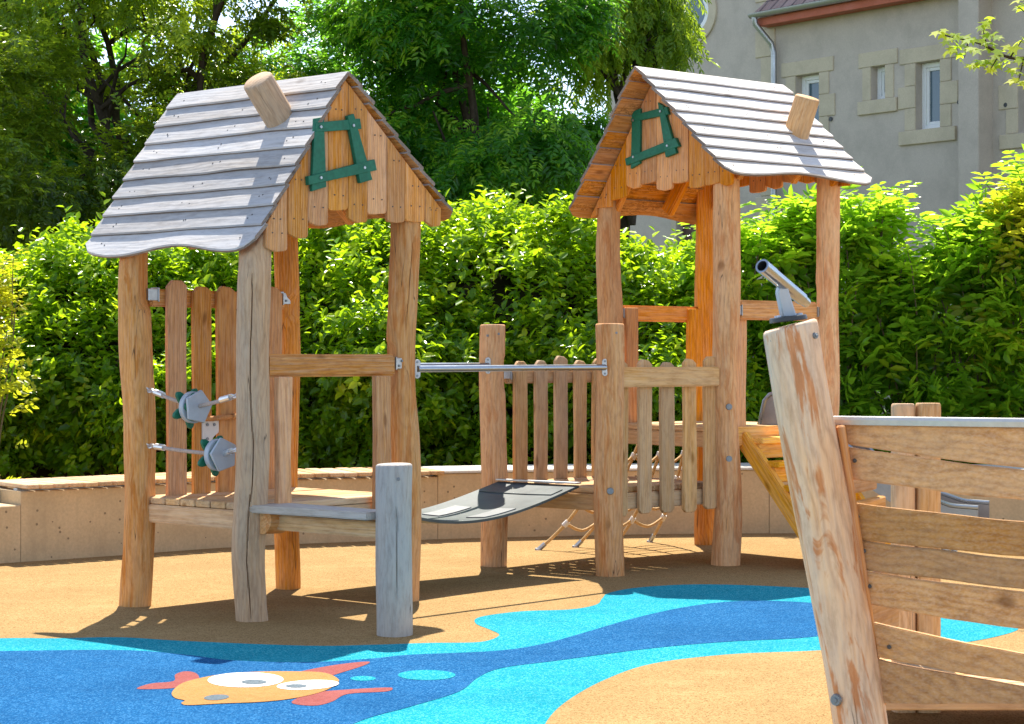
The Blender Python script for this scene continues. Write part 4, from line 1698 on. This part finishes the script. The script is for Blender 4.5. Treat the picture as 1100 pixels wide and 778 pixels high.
def shrub(name, x, y, r, h, n, mat, label, seed, group, tmpl=SH, sc=(.6, 1.35), cat='shrub', arch=.5):
    root = empty(name, (x, y, 0), 0, label, cat, group)
    rs = np.random.default_rng(seed)
    stems = MB()
    pos, ax, nr, ti, scl = [], [], [], [], []
    ns = 15
    for s in range(ns):
        a = 2 * PI * (s + rs.random()) / ns
        rr = r * math.sqrt(rs.random())
        hh = h * (1 - .30 * (rr / r) ** 2) * rs.uniform(.86, 1.05)
        p0 = Vector((.12 * math.cos(a), .12 * math.sin(a), -.02))
        p3 = Vector((rr * math.cos(a), rr * math.sin(a) * .75, hh))
        p1 = Vector((p3.x * .35, p3.y * .35, hh * .45))
        pts = smooth_loop([p0, p1, p3.lerp(p1, .4) + Vector((0, 0, .08)), p3], 5, False)
        stems.add(tube(pts, [.012 * (1 - .75 * i / (len(pts) - 1)) for i in range(len(pts))], 6))
    # leaves through the whole body, thick at its skin
    for i in range(n):
        th = rs.random() * 2 * PI
        q = rs.random() ** .55
        zf = rs.random()
        rad = r * q * (math.sin(PI * min(1, .22 + .72 * zf)) ** .55)
        z = .25 + (h - .25) * zf * (1 - .25 * q * q * zf)
        xx, yy = rad * math.cos(th), rad * math.sin(th) * .8
        lump = fbm(x + xx * 2.6, yy * 2.6, z * 2.6, seed)
        if lump < -.08 and rs.random() < .88:
            continue
        k = 1 + .22 * lump
        p = Vector((xx * k, yy * k, z * (1 + .06 * lump)))
        d = Vector((math.cos(th), math.sin(th), .25)) * (.4 + q) + Vector(rs.normal(0, .45, 3))
        d.z = d.z * .6 + .40
        pos.append(p)
        ax.append(d.normalized())
        nr.append((Vector((0, 0, 1)) + Vector(rs.normal(0, .55, 3)) + Vector((math.cos(th), math.sin(th), 0)) * .25).normalized())
        scl.append(rs.uniform(*sc))
        ti.append(.12 + .75 * rs.random() ** 2.2 + .3 * lump + .12 * q * zf)
    # leafy top shoots
    for s in range(22):
        a = rs.random() * 2 * PI
        rr = r * .8 * math.sqrt(rs.random())
        p = Vector((rr * math.cos(a), rr * math.sin(a) * .7, h * rs.uniform(.82, .95)))
        q = p + Vector((rs.normal(0, .08), rs.normal(0, .06), rs.uniform(.12, .30)))
        stems.add(tube([p - Vector((0, 0, .2)), p.lerp(q, .5), q], [.006, .004, .002], 5))
        for j in range(9):
            t = j / 8
            b = 2.4 * j
            pos.append(p.lerp(q, t))
            ax.append(Vector((math.cos(b), math.sin(b), .55)).normalized())
            nr.append(Vector((-.4 * math.cos(b), -.4 * math.sin(b), 1)).normalized())
            scl.append(rs.uniform(*sc) * (1 - .35 * t))
            ti.append(.62 + .3 * rs.random())
    (v, f), k = fronds(np.array([tuple(p) for p in pos]), np.array([tuple(p) for p in ax]), np.array([tuple(p) for p in nr]), np.array(scl), tmpl)
    leaf_object('foliage', v, f, np.repeat(np.array(ti), k) + rs.normal(0, .08, len(ti) * k), mat, root)
    stems.build('stems', 'stem', root)
    return root


SG_ = 'tall loose shrubs behind the boat'
shrub('tall_shrub', X(815), 15.55, .60, 2.18, 1300, 'leaf_shrub', 'green feathery shrub behind the back post of the right playhouse, leaves at roof height', 21, SG_)
shrub('tall_shrub', X(900), 15.45, .55, 2.42, 1550, 'leaf_shrub', 'tallest feathery shrub rising just right of the right playhouse roof', 22, SG_)
shrub('tall_shrub', X(985), 15.35, .60, 1.86, 1400, 'leaf_shrub', 'lower feathery shrub in the dip below the stone-framed windows', 23, SG_)
shrub('tall_shrub', X(1062), 15.25, .56, 2.26, 1550, 'leaf_shrub', 'tall bushy shrub above the boat, below the wall pilaster', 24, SG_)
shrub('tall_shrub', X(1150), 15.3, .75, 2.60, 1400, 'leaf_shrub', 'feathery shrub cut by the right edge of the photo', 25, SG_)
shrub('golden_shrub', X(1098), 14.95, .34, 2.42, 260, 'leaf_gold', 'small yellow-leaved shrub at the right edge among the green shrubs', 26, 'yellow-leaved shrubs')
GO = frond_template(3, .10, .045, .026, 55)
shrub('golden_shrub', at(-14, 400, 13.9).x, 13.9, .24, 1.72, 330, 'leaf_gold', 'yellow-leaved shrub peeking in at the left edge before the hedge', 27, 'yellow-leaved shrubs', GO)


# ------------------------------------------------------------------ trees
def limb(mb, p0, p1, r0, r1, sag=.15, seed=0, n=8):
    rs = random.Random(seed)
    pts = []
    for i in range(n + 1):
        t = i / n
        p = Vector(p0).lerp(Vector(p1), t)
        w = math.sin(PI * t)
        p += Vector((noise.noise(Vector((t * 3, seed, 0))), noise.noise(Vector((t * 3, seed, 5))), noise.noise(Vector((t * 3, seed, 9))) + sag)) * .28 * w
        pts.append(p)
    mb.add(tube(pts, [r0 + (r1 - r0) * i / n for i in range(n + 1)], 8))
    return pts


def tree(name, label, base, th, crown, ncl, nfr, tmpl, mat, seed, droop=.4, sc=(.8, 1.2), clr=.55, flat=.7, tint0=.3, lift=0.0, limbs=7, hang=0.0, r0=.16, inner=0.25, group=None):
    """base xy; th trunk height; crown = (cx, cy, cz, rx, ry, rz)"""
    root = empty(name, (base[0], base[1], 0), 0, label, 'tree', group)
    rs = np.random.default_rng(seed)
    mb = MB()
    b0 = Vector((0, 0, -.05))
    tp_ = Vector((crown[0] - base[0], crown[1] - base[1], th))
    limb(mb, b0, tp_, r0, r0 * .65, 0, seed)
    C = Vector((crown[0] - base[0], crown[1] - base[1], crown[2]))
    cl = []
    for i in range(ncl):
        for _ in range(40):
            u = rs.normal(0, 1, 3)
            u /= np.linalg.norm(u)
            q = rs.random() ** .45
            p = Vector((u[0] * crown[3] * q, u[1] * crown[4] * q, u[2] * crown[5] * q))
            if all((p - c).length > clr * .62 for c in cl):
                break
        cl.append(p)
    ends = sorted(cl, key=lambda c: -c.length)[:limbs * 3]
    for i in range(limbs):
        e = ends[i * 3]
        pts = limb(mb, tp_ - Vector((0, 0, th * .12 * (i % 3))), C + e * .92, r0 * .42, .018, .3, seed + i)
        for k in (3, 5):
            q = cl[(i * 5 + k) % len(cl)]
            tgt = pts[k] + (C + q - pts[k]).normalized() * min(1.2, (C + q - pts[k]).length)
            limb(mb, pts[k], tgt, .03, .008, .2, seed + 31 + i + k, 6)
    mb.build('trunk', 'barkm', root)
    pos, ax, nr, ti, scl = [], [], [], [], []
    per = nfr // ncl
    for ci, c in enumerate(cl):
        tone = rs.normal(0, .16)
        cr_ = clr * rs.uniform(.55, 1.15)
        u = rs.normal(0, 1, (per, 3))
        u /= np.linalg.norm(u, axis=1, keepdims=True)
        q = rs.random(per) ** .5
        off = u * q[:, None] * cr_ * np.array([1, 1, flat])
        hangv = -np.abs(rs.exponential(hang, per)) if hang else np.zeros(per)
        p = np.array(C + c)[None] + off
        p[:, 2] += hangv
        out = unit(off + np.array(c)[None] * .35)
        a = out * .8 + rs.normal(0, .45, (per, 3))
        a[:, 2] = a[:, 2] * .5 - droop
        nn = np.array([[0, 0, 1.0]]) + out * .5 + rs.normal(0, .35, (per, 3))
        pos.append(p)
        ax.append(unit(a))
        nr.append(unit(nn))
        scl.append(rs.uniform(*sc, per))
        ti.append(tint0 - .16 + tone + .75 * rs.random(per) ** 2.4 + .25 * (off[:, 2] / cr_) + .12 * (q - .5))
    pos, ax, nr, scl, ti = map(np.concatenate, (pos, ax, nr, scl, ti))
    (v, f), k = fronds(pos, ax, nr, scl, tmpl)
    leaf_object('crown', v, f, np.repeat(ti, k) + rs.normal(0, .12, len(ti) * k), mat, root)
    return root


LOC = frond_template(6, .30, .075, .026, 62)
FIN = frond_template(5, .20, .055, .024, 50)
WIL = frond_template(6, .26, .065, .020, 35)
BRD = frond_template(3, .22, .12, .06, 55)
TG = 'trees behind the hedge'
tree('locust_tree', 'large dark green feathery tree between the two playhouse roofs', (-.2, 20.4), 2.2, (-.28, 20.6, 4.1, 1.38, 1.4, 2.4), 44, 6800, LOC, 'leaf_tree', 101, .45, (.8, 1.25), .52, .75, .30, group=TG)
tree('locust_tree', 'dark green feathery tree directly behind the left playhouse gable', (-2.0, 22.4), 2.4, (-1.85, 22.4, 3.35, 1.4, 1.3, 1.95), 38, 4800, LOC, 'leaf_tree', 102, .4, (.8, 1.25), .55, .75, .30, group=TG)
tree('fine_leaved_tree', 'airy yellow-green tree spreading above the left playhouse roof', (-5.2, 20.2), 2.6, (-3.75, 20.4, 5.25, 2.75, 1.6, 1.45), 58, 6000, FIN, 'leaf_fine', 103, .25, (.8, 1.3), .50, .6, .50, limbs=9, r0=.13, group=TG)
tree('fine_leaved_tree', 'dull dark green tree in the shade at the left edge behind the hedge', (-5.0, 18.9), 1.2, (-4.45, 18.9, 2.75, 1.45, 1.1, 1.6), 40, 5400, FIN, 'leaf_fine', 104, .3, (.8, 1.25), .46, .8, .04, limbs=6, r0=.1, group=TG)
tree('fine_leaved_tree', 'small dull tree half hidden behind the left playhouse roof', (-2.6, 20.6), 1.2, (-2.6, 20.4, 2.9, 1.25, 1.0, 1.55), 32, 4200, FIN, 'leaf_fine', 105, .3, (.8, 1.25), .46, .8, .10, limbs=6, r0=.1, group=TG)
tree('hanging_tree', 'light green tree with hanging branches in front of the grey house wall', (1.0, 21.8), 3.4, (1.24, 21.2, 5.10, .70, .7, .80), 20, 1900, WIL, 'leaf_willow', 106, 1.1, (.8, 1.25), .36, 1.1, .40, hang=.16, r0=.1, limbs=6, group=TG)
tree('broad_tree', 'deep green tree far behind, filling the gap left of the right roof', (.6, 27), 2.0, (.1, 27, 3.1, 1.2, 1.2, 1.6), 26, 3000, BRD, 'leaf_tree', 107, .3, (.9, 1.4), .6, .8, .34, group=TG)
tree('broad_tree', 'deep green tree far behind the left playhouse', (-3.9, 27), 2.5, (-3.6, 27, 3.3, 2.4, 1.6, 1.8), 40, 4200, BRD, 'leaf_tree', 108, .3, (.9, 1.4), .7, .8, .34, group=TG)
tree('broad_tree', 'deep green tree far back at the left edge', (-7.2, 26), 2.5, (-6.8, 26, 4.2, 2.2, 1.6, 2.8), 40, 4200, BRD, 'leaf_tree', 109, .3, (.9, 1.4), .7, .8, .34, group=TG)


# maple bough reaching in from the upper right
MP = empty('maple_tree', (4.9, 11.0, 0), 0, 'slender maple with sunlit lobed leaves reaching in at the upper right', 'tree')
mo = Vector((4.9, 11.0, 0))
mb = MB()
limb(mb, (0, 0, -.05), (.1, .2, 3.6), .07, .04, 0, 3)
bough = [at(1180, 40, 11.1) - mo, at(1120, 62, 11.0) - mo, at(1085, 62, 10.95) - mo, at(1055, 48, 10.9) - mo, at(1015, 38, 10.9) - mo]
mb.add(tube(smooth_loop([Vector((.05, .1, 2.2)), Vector((-.4, .1, 2.6))] + bough, 5, False), [.02] * 15 + [.008] * 10 + [.004] * 6, 6))
tw = [(1100, 62, 1094, 88), (1075, 56, 1062, 78), (1060, 50, 1056, 32), (1040, 45, 1036, 62), (1085, 62, 1100, 40), (1120, 60, 1105, 96), (1110, 20, 1092, 6)]
for (a, b_, c, d) in tw:
    mb.add(tube([at(a, b_, 10.95) - mo, at(c, d, 10.9) - mo], [.005, .002], 5))
mb.build('trunk', 'barkm', MP)
lob = []
for i in range(15):
    a = -PI * .8 + PI * 1.6 * i / 14
    r = (1.0 if i % 3 == 1 else .58) * (1 if 4 <= i <= 10 else .75)
    lob.append((r * math.cos(a), r * math.sin(a)))
lob.append((-.12, 0))
lob = np.array(lob)
V_, F_, T_ = [], [], []
rs = random.Random(5)
spots = [(p[0], p[1]) for p in [(1010, 35), (1018, 44), (1024, 34), (1030, 48), (1035, 60), (1022, 55), (1040, 38), (1046, 52), (1052, 30), (1058, 26), (1064, 36), (1056, 44),
                                (1066, 50), (1072, 58), (1060, 66), (1054, 70), (1048, 64), (1068, 76), (1076, 42), (1082, 68), (1086, 54), (1090, 78), (1096, 62), (1098, 88),
                                (1104, 70), (1100, 44), (1108, 82), (1112, 58), (1118, 90), (1094, 4), (1100, 10), (1108, 2), (1062, 22), (1044, 46), (1028, 42), (1070, 66), (1092, 86), (1044, 70)]]
for i, (a, b_) in enumerate(spots):
    for _ in range(3):
        p = at(a + rs.uniform(-5, 5), b_ + rs.uniform(-4, 4), 10.95 + rs.uniform(-.16, .16)) - mo
        s = rs.uniform(.034, .058)
        nrm = Vector((rs.gauss(0, .5), rs.gauss(-.55, .4), 1)).normalized()
        m = frame(p, (rs.gauss(-.3, .8), rs.gauss(0, .6), rs.gauss(-.6, .4)), nrm)
        b0 = len(V_)
        for (x, y) in lob:
            V_.append(tuple(m @ Vector((x * s, y * s, -.25 * s * (x * x + y * y)))))
        F_.append(tuple(range(b0, b0 + 16)))
        T_.append(rs.random())
leaf_object('leaves', np.array(V_), np.array(F_), np.array(T_), 'leaf_maple', MP, 16)

# ------------------------------------------------------------------ the grey house
K0 = Vector((4.1, 34.0, 0))
WD = Vector((.62, -.785, 0)).normalized()
WN = Vector((WD.y, -WD.x, 0))            # towards the camera
HOUSE = empty('rendered_house', (K0.x, K0.y, 0), 0, 'grey rendered house with stone window surrounds and tiled roof behind the trees', 'house')


def wpt(px, py):
    k = (px - 550) / F
    s = (K0.y * k - K0.x) / (WD.x - WD.y * k)
    d = K0.y + WD.y * s
    return s, CAM_H - (py - 385) * d / F


HM_ = frame((0, 0, 0), WD, (0, 0, 1))    # local x along the wall, -y towards the camera, z up


def wall_open(s0, s1, z0, z1, ops, rev=.22):
    xs = sorted({s0, s1, *[o[0] for o in ops], *[o[1] for o in ops]})
    zs = sorted({z0, z1, *[o[2] for o in ops], *[o[3] for o in ops]})
    vs, fs = [], []

    def quad(a, b, c, d):
        i = len(vs)
        vs.extend([Vector(a), Vector(b), Vector(c), Vector(d)])
        fs.append((i, i + 1, i + 2, i + 3))
    for i in range(len(xs) - 1):
        for j in range(len(zs) - 1):
            mx, mz = (xs[i] + xs[i + 1]) / 2, (zs[j] + zs[j + 1]) / 2
            if any(o[0] < mx < o[1] and o[2] < mz < o[3] for o in ops):
                continue
            quad((xs[i], 0, zs[j]), (xs[i + 1], 0, zs[j]), (xs[i + 1], 0, zs[j + 1]), (xs[i], 0, zs[j + 1]))
    for (a, b, c, d) in ops:
        quad((a, 0, c), (a, rev, c), (a, rev, d), (a, 0, d))
        quad((b, 0, c), (b, 0, d), (b, rev, d), (b, rev, c))
        quad((a, 0, d), (a, rev, d), (b, rev, d), (b, 0, d))
        quad((a, 0, c), (b, 0, c), (b, rev, c), (a, rev, c))
    return vs, fs


# check orientation: local +y must point away from the camera
assert (HM_ @ Vector((0, 1, 0))).y > 0


def opening(px0, py0, px1, py1):
    a, z1 = wpt(px0, py0)
    b, z0 = wpt(px1, py1)
    zt_ = wpt(px1, py0)[1]
    return (a, b, z0, (z1 + zt_) / 2)


W1 = opening(855, 80, 880, 150)
W2 = opening(936, 71, 951, 106)
W3 = opening(984, 66, 1010, 137)
W4 = opening(1094, 60, 1125, 140)
DO = opening(727, 232, 752, 330)
sL = wpt(652, 0)[0]
sQ = wpt(833, 50)[0]
eaveZ = wpt(815, 25)[1] + .10
mb = MB()
mb.add(wall_open(sQ, 9.0, -.1, eaveZ, [W1, W2, W3, W4]), HM_)
mb.add(wall_open(sL, sQ, -.1, 10.2, [DO]), HM_ @ T(0, .0, 0))
# returns and back so the house is a solid
mb.add(box(9.0 - sQ, .2, eaveZ, 0), HM_ @ T((9.0 + sQ) / 2, 6.0, eaveZ / 2))
mb.add(box(.2, 6.0, eaveZ, 0), HM_ @ T(9.0, 3.0, eaveZ / 2))
mb.add(box(.2, 6.0, 10.2, 0), HM_ @ T(sL + .1, 3.02, 5.1))
mb.add(box(.2, 6.0, 10.2, 0), HM_ @ T(sQ - .105, 3.02, 5.1))
mb.add(box(sQ - sL, .2, 10.2, 0), HM_ @ T((sQ + sL) / 2, 6.1, 5.1))
mb.build('wall', 'stucco', HOUSE, 0)
# dark rooms behind the openings
mb = MB()
for o in (W1, W2, W3, W4, DO):
    mb.add(box(o[1] - o[0] + .2, .05, o[3] - o[2] + .2, 0), HM_ @ T((o[0] + o[1]) / 2, .50, (o[2] + o[3]) / 2))
mb.build('room_backing', 'dark', HOUSE, 0)


def surround(o, wl_=.20, lint=.24, sill=.22, toothed=True, sillw=.06):
    a, b, c, d = o
    mb = MB()

    def blk(x0, x1, z0, z1, pr):
        mb.add(box(x1 - x0 - .004, .10, z1 - z0 - .004, .008), HM_ @ T((x0 + x1) / 2, -pr + .05, (z0 + z1) / 2))
    blk(a - wl_ - .06, b + wl_ + .06, d, d + lint, .022)
    blk(a - wl_ - sillw, b + wl_ + sillw, c - sill, c, .045)
    n = 3 if d - c > .8 else 1
    for sg in (0, 1):
        for i in range(n):
            z0, z1 = c + (d - c) * i / n, c + (d - c) * (i + 1) / n
            wd = wl_ * (1.35 if (i % 2 == 1) else .85) if n > 1 else wl_ * .9
            if sg == 0:
                blk(a - wd, a, z0, z1, .018 + .003 * (i % 2))
            else:
                blk(b, b + wd, z0, z1, .018 + .003 * (i % 2))
    mb.build('stone_surround', 'stone', HOUSE, 30)


def window(o, ajar=False):
    a, b, c, d = o
    w, h = b - a, d - c
    mb = MB()
    y = .17
    t = .075
    for (x0, x1, z0, z1, dy) in ((a, a + t, c, d, 0), (b - t, b, c, d, 0), (a + t, b - t, c, c + t, 0), (a + t, b - t, d - t, d, 0)):
        mb.add(box(x1 - x0, .07, z1 - z0, .006), HM_ @ T((x0 + x1) / 2, y, (z0 + z1) / 2))
    for (x0, x1, z0, z1) in ((a + t, a + t + .05, c + t, d - t), (b - t - .05, b - t, c + t, d - t), (a + t + .05, b - t - .05, c + t, c + t + .05), (a + t + .05, b - t - .05, d - t - .05, d - t)):
        mb.add(box(x1 - x0, .05, z1 - z0, .006), HM_ @ T((x0 + x1) / 2, y + .012, (z0 + z1) / 2))
    f = mb.build('window', 'pvc', HOUSE, 30)
    mb = MB()
    mb.add(box(w - 2 * t - .1, .012, h - 2 * t - .1, 0), HM_ @ T((a + b) / 2, y + .02, (c + d) / 2))
    mb.build('pane', 'pane', f, 0)


for o in (W1, W2, W3, W4):
    surround(o, .26 if o is not W2 else .20)
    window(o)
surround(DO, .16, .2, .1)
mb = MB()
mb.add(box(DO[1] - DO[0], .06, DO[3] - DO[2], .01), HM_ @ T((DO[0] + DO[1]) / 2, .16, (DO[2] + DO[3]) / 2))
mb.build('shutter_door', 'door', HOUSE, 30)
# round window
s, z = wpt(748, 14)
mb = MB()


def ring(r0, r1, y0, y1, seg=40):
    vs, fs = [], []
    for (r, y) in ((r0, y0), (r1, y0), (r1, y1), (r0, y1)):
        for k in range(seg):
            a = 2 * PI * k / seg
            vs.append(Vector((r * math.cos(a), y, r * math.sin(a))))
    for i in range(4):
        i2 = (i + 1) % 4
        for k in range(seg):
            k2 = (k + 1) % seg
            fs.append((i * seg + k, i * seg + k2, i2 * seg + k2, i2 * seg + k))
    return vs, fs


mb.add(ring(.34, .52, -.04, .03), HM_ @ T(s, 0, z))
rw = mb.build('round_window', 'stone', HOUSE, 30)
mb = MB()
mb.add(ring(.25, .338, -.025, .02), HM_ @ T(s, 0, z))
mb.build('frame', 'pvc', rw, 30)
mb = MB()
mb.add(cyl(.262, .262, .02, 40), HM_ @ T(s, .0, z) @ Matrix.Rotation(R(90), 4, 'X'))
mb.build('pane', 'pane', rw, 30)
# quoins
mb = MB()
zq, i = .2, 0
s1 = wpt(833, 50)[0]
s0 = wpt(812, 50)[0]
while zq < 10:
    hh = .46
    w_ = (s1 - s0) * (1.0 if i % 2 else .72)
    mb.add(box(w_, .08, hh - .012, .008), HM_ @ T(s1 - w_ / 2, -.018 + .04 - .003 * (i % 2), zq + hh / 2))
    zq += hh
    i += 1
mb.build('quoins', 'stone', HOUSE, 30)
# pilaster
p0, p1 = wpt(1044, 100)[0], wpt(1066, 100)[0]
mb = MB()
mb.add(box(p1 - p0, .34, eaveZ - .1, .01), HM_ @ T((p0 + p1) / 2, -.17 + .02, (eaveZ - .1) / 2))
mb.build('pilaster', 'stucco', HOUSE, 30)
# roof, gutter, fascia
ov = .36
er = 42
mb = MB()
A = (sQ - .25, -ov, eaveZ - .02)
run = 4.2
vs = [Vector((sQ + .0, -ov, eaveZ)), Vector((9.4, -ov, eaveZ)), Vector((9.4, -ov + run, eaveZ + run * math.tan(R(er)))), Vector((sQ + .0, -ov + run, eaveZ + run * math.tan(R(er))))]
lo = [v + Vector((0, 0, -.10)) for v in vs]
shp = (vs + lo, [(0, 1, 2, 3), (7, 6, 5, 4), (0, 4, 5, 1), (1, 5, 6, 2), (2, 6, 7, 3), (3, 7, 4, 0)])
mb.add(shp, HM_)
sl = run / math.cos(R(er))
mb.g = [Vector((v.x, (v.y + ov) / math.cos(R(er)), 0)) for v in shp[0]]
mb.build('roof', 'tiles', HOUSE, 0)
mb = MB()
vs = [Vector((sQ - .14, -ov, eaveZ + .0)), Vector((sQ - .003, -ov, eaveZ)), Vector((sQ - .003, -.02, eaveZ + (ov - .02) * math.tan(R(er)))), Vector((sQ - .06, -.02, eaveZ + (ov - .02) * math.tan(R(er))))]
lo = [v + Vector((0, 0, -.09)) for v in vs]
shp = (vs + lo, [(0, 1, 2, 3), (7, 6, 5, 4), (0, 4, 5, 1), (1, 5, 6, 2), (2, 6, 7, 3), (3, 7, 4, 0)])
mb.add(shp, HM_)
mb.g = [Vector((v.x, (v.y + ov) / math.cos(R(er)), 0)) for v in shp[0]]
mb.build('roof_overhang', 'tiles', HOUSE, 0)
mb = MB()
pts = [(.075 * math.cos(a), .075 * math.sin(a)) for a in [PI + PI * i / 10 for i in range(11)]] + [(.066 * math.cos(a), .066 * math.sin(a)) for a in [2 * PI - PI * i / 10 for i in range(11)]]
g = outline(pts, 9.55 - sQ, 0)
mb.add(g, HM_ @ T((9.4 + sQ - .15) / 2, -ov - .06, eaveZ - .03) @ Matrix.Rotation(R(90), 4, 'Z'))
gu = mb.build('gutter', 'zinc', HOUSE, 40)
mb = MB()
mb.add(box(9.55 - sQ, .03, .13, .004), HM_ @ T((9.4 + sQ - .15) / 2, -ov + .045, eaveZ - .16))
mb.add(box(9.55 - sQ, ov - .06, .02, 0), HM_ @ T((9.4 + sQ - .15) / 2, -ov / 2 + .02, eaveZ - .20))
mb.build('fascia', 'fascia', HOUSE, 30)
mb = MB()
sp_ = wpt(834.5, 60)[0]
pth = [(sp_ - .10, -ov - .06, eaveZ - .08), (sp_ - .09, -ov - .05, eaveZ - .2), (sp_ + .0, -.13, eaveZ - .5), (sp_ + .03, -.10, eaveZ - .65), (sp_ + .03, -.10, .0)]
mb.add(tube([HM_ @ Vector(p) for p in pth], .05, 10))
mb.build('drainpipe', 'zinc', HOUSE, 40)
mb = MB()
for (px, py) in ((893, 128), (1031, 110), (1081, 113)):
    s, z = wpt(px, py)
    mb.add(cyl(.035, .035, .02, 10), HM_ @ T(s, -.003, z) @ Matrix.Rotation(R(90), 4, 'X'))
mb.build('vent_hole', 'dark', HOUSE)

# ------------------------------------------------------------------ camera, sun, sky
cam = bpy.data.cameras.new('camera')
co = bpy.data.objects.new('camera', cam)
COL.objects.link(co)
co.location = (0, 0, CAM_H)
co.rotation_euler = (R(90), 0, 0)
cam.sensor_width = 36
cam.lens = 72
cam.shift_y = -4 / 1100
cam.clip_end = 2000
cam.dof.use_dof = True
cam.dof.focus_distance = 10.3
cam.dof.aperture_fstop = 16
sc.camera = co

EL = 57.5
sun = bpy.data.lights.new('sun', 'SUN')
so = bpy.data.objects.new('sun', sun)
COL.objects.link(so)
sun.energy = 4.8
sun.angle = R(.5)
sun.color = (1, .93, .82)
so.rotation_euler = Vector((0, math.cos(R(EL)), math.sin(R(EL)))).to_track_quat('Z', 'Y').to_euler()
so.location = (0, 30, 40)

w = bpy.data.worlds.new('World')
sc.world = w
w.use_nodes = True
nt = w.node_tree
sky = nt.nodes.new('ShaderNodeTexSky')
sky.sky_type = 'NISHITA'
sky.sun_disc = False
sky.sun_elevation = R(EL)
sky.sun_rotation = 0.0
sky.air_density = 1.0
sky.dust_density = 0.3
sky.altitude = 1200
sky.ozone_density = 5.0
bg = nt.nodes['Background']
hs = nt.nodes.new('ShaderNodeHueSaturation')
hs.inputs['Saturation'].default_value = .68
nt.links.new(sky.outputs[0], hs.inputs['Color'])
nt.links.new(hs.outputs[0], bg.inputs[0])
bg.inputs[1].default_value = .14

vs_ = sc.view_settings
vs_.view_transform = 'Standard'
vs_.look = 'None'
vs_.exposure = 1.28
vs_.gamma = 1
vs_.use_curve_mapping = False
sc.cycles.use_denoising = True
sc.cycles.max_bounces = 10
sc.cycles.diffuse_bounces = 6
sc.cycles.transmission_bounces = 6
sc.cycles.sample_clamp_indirect = 8
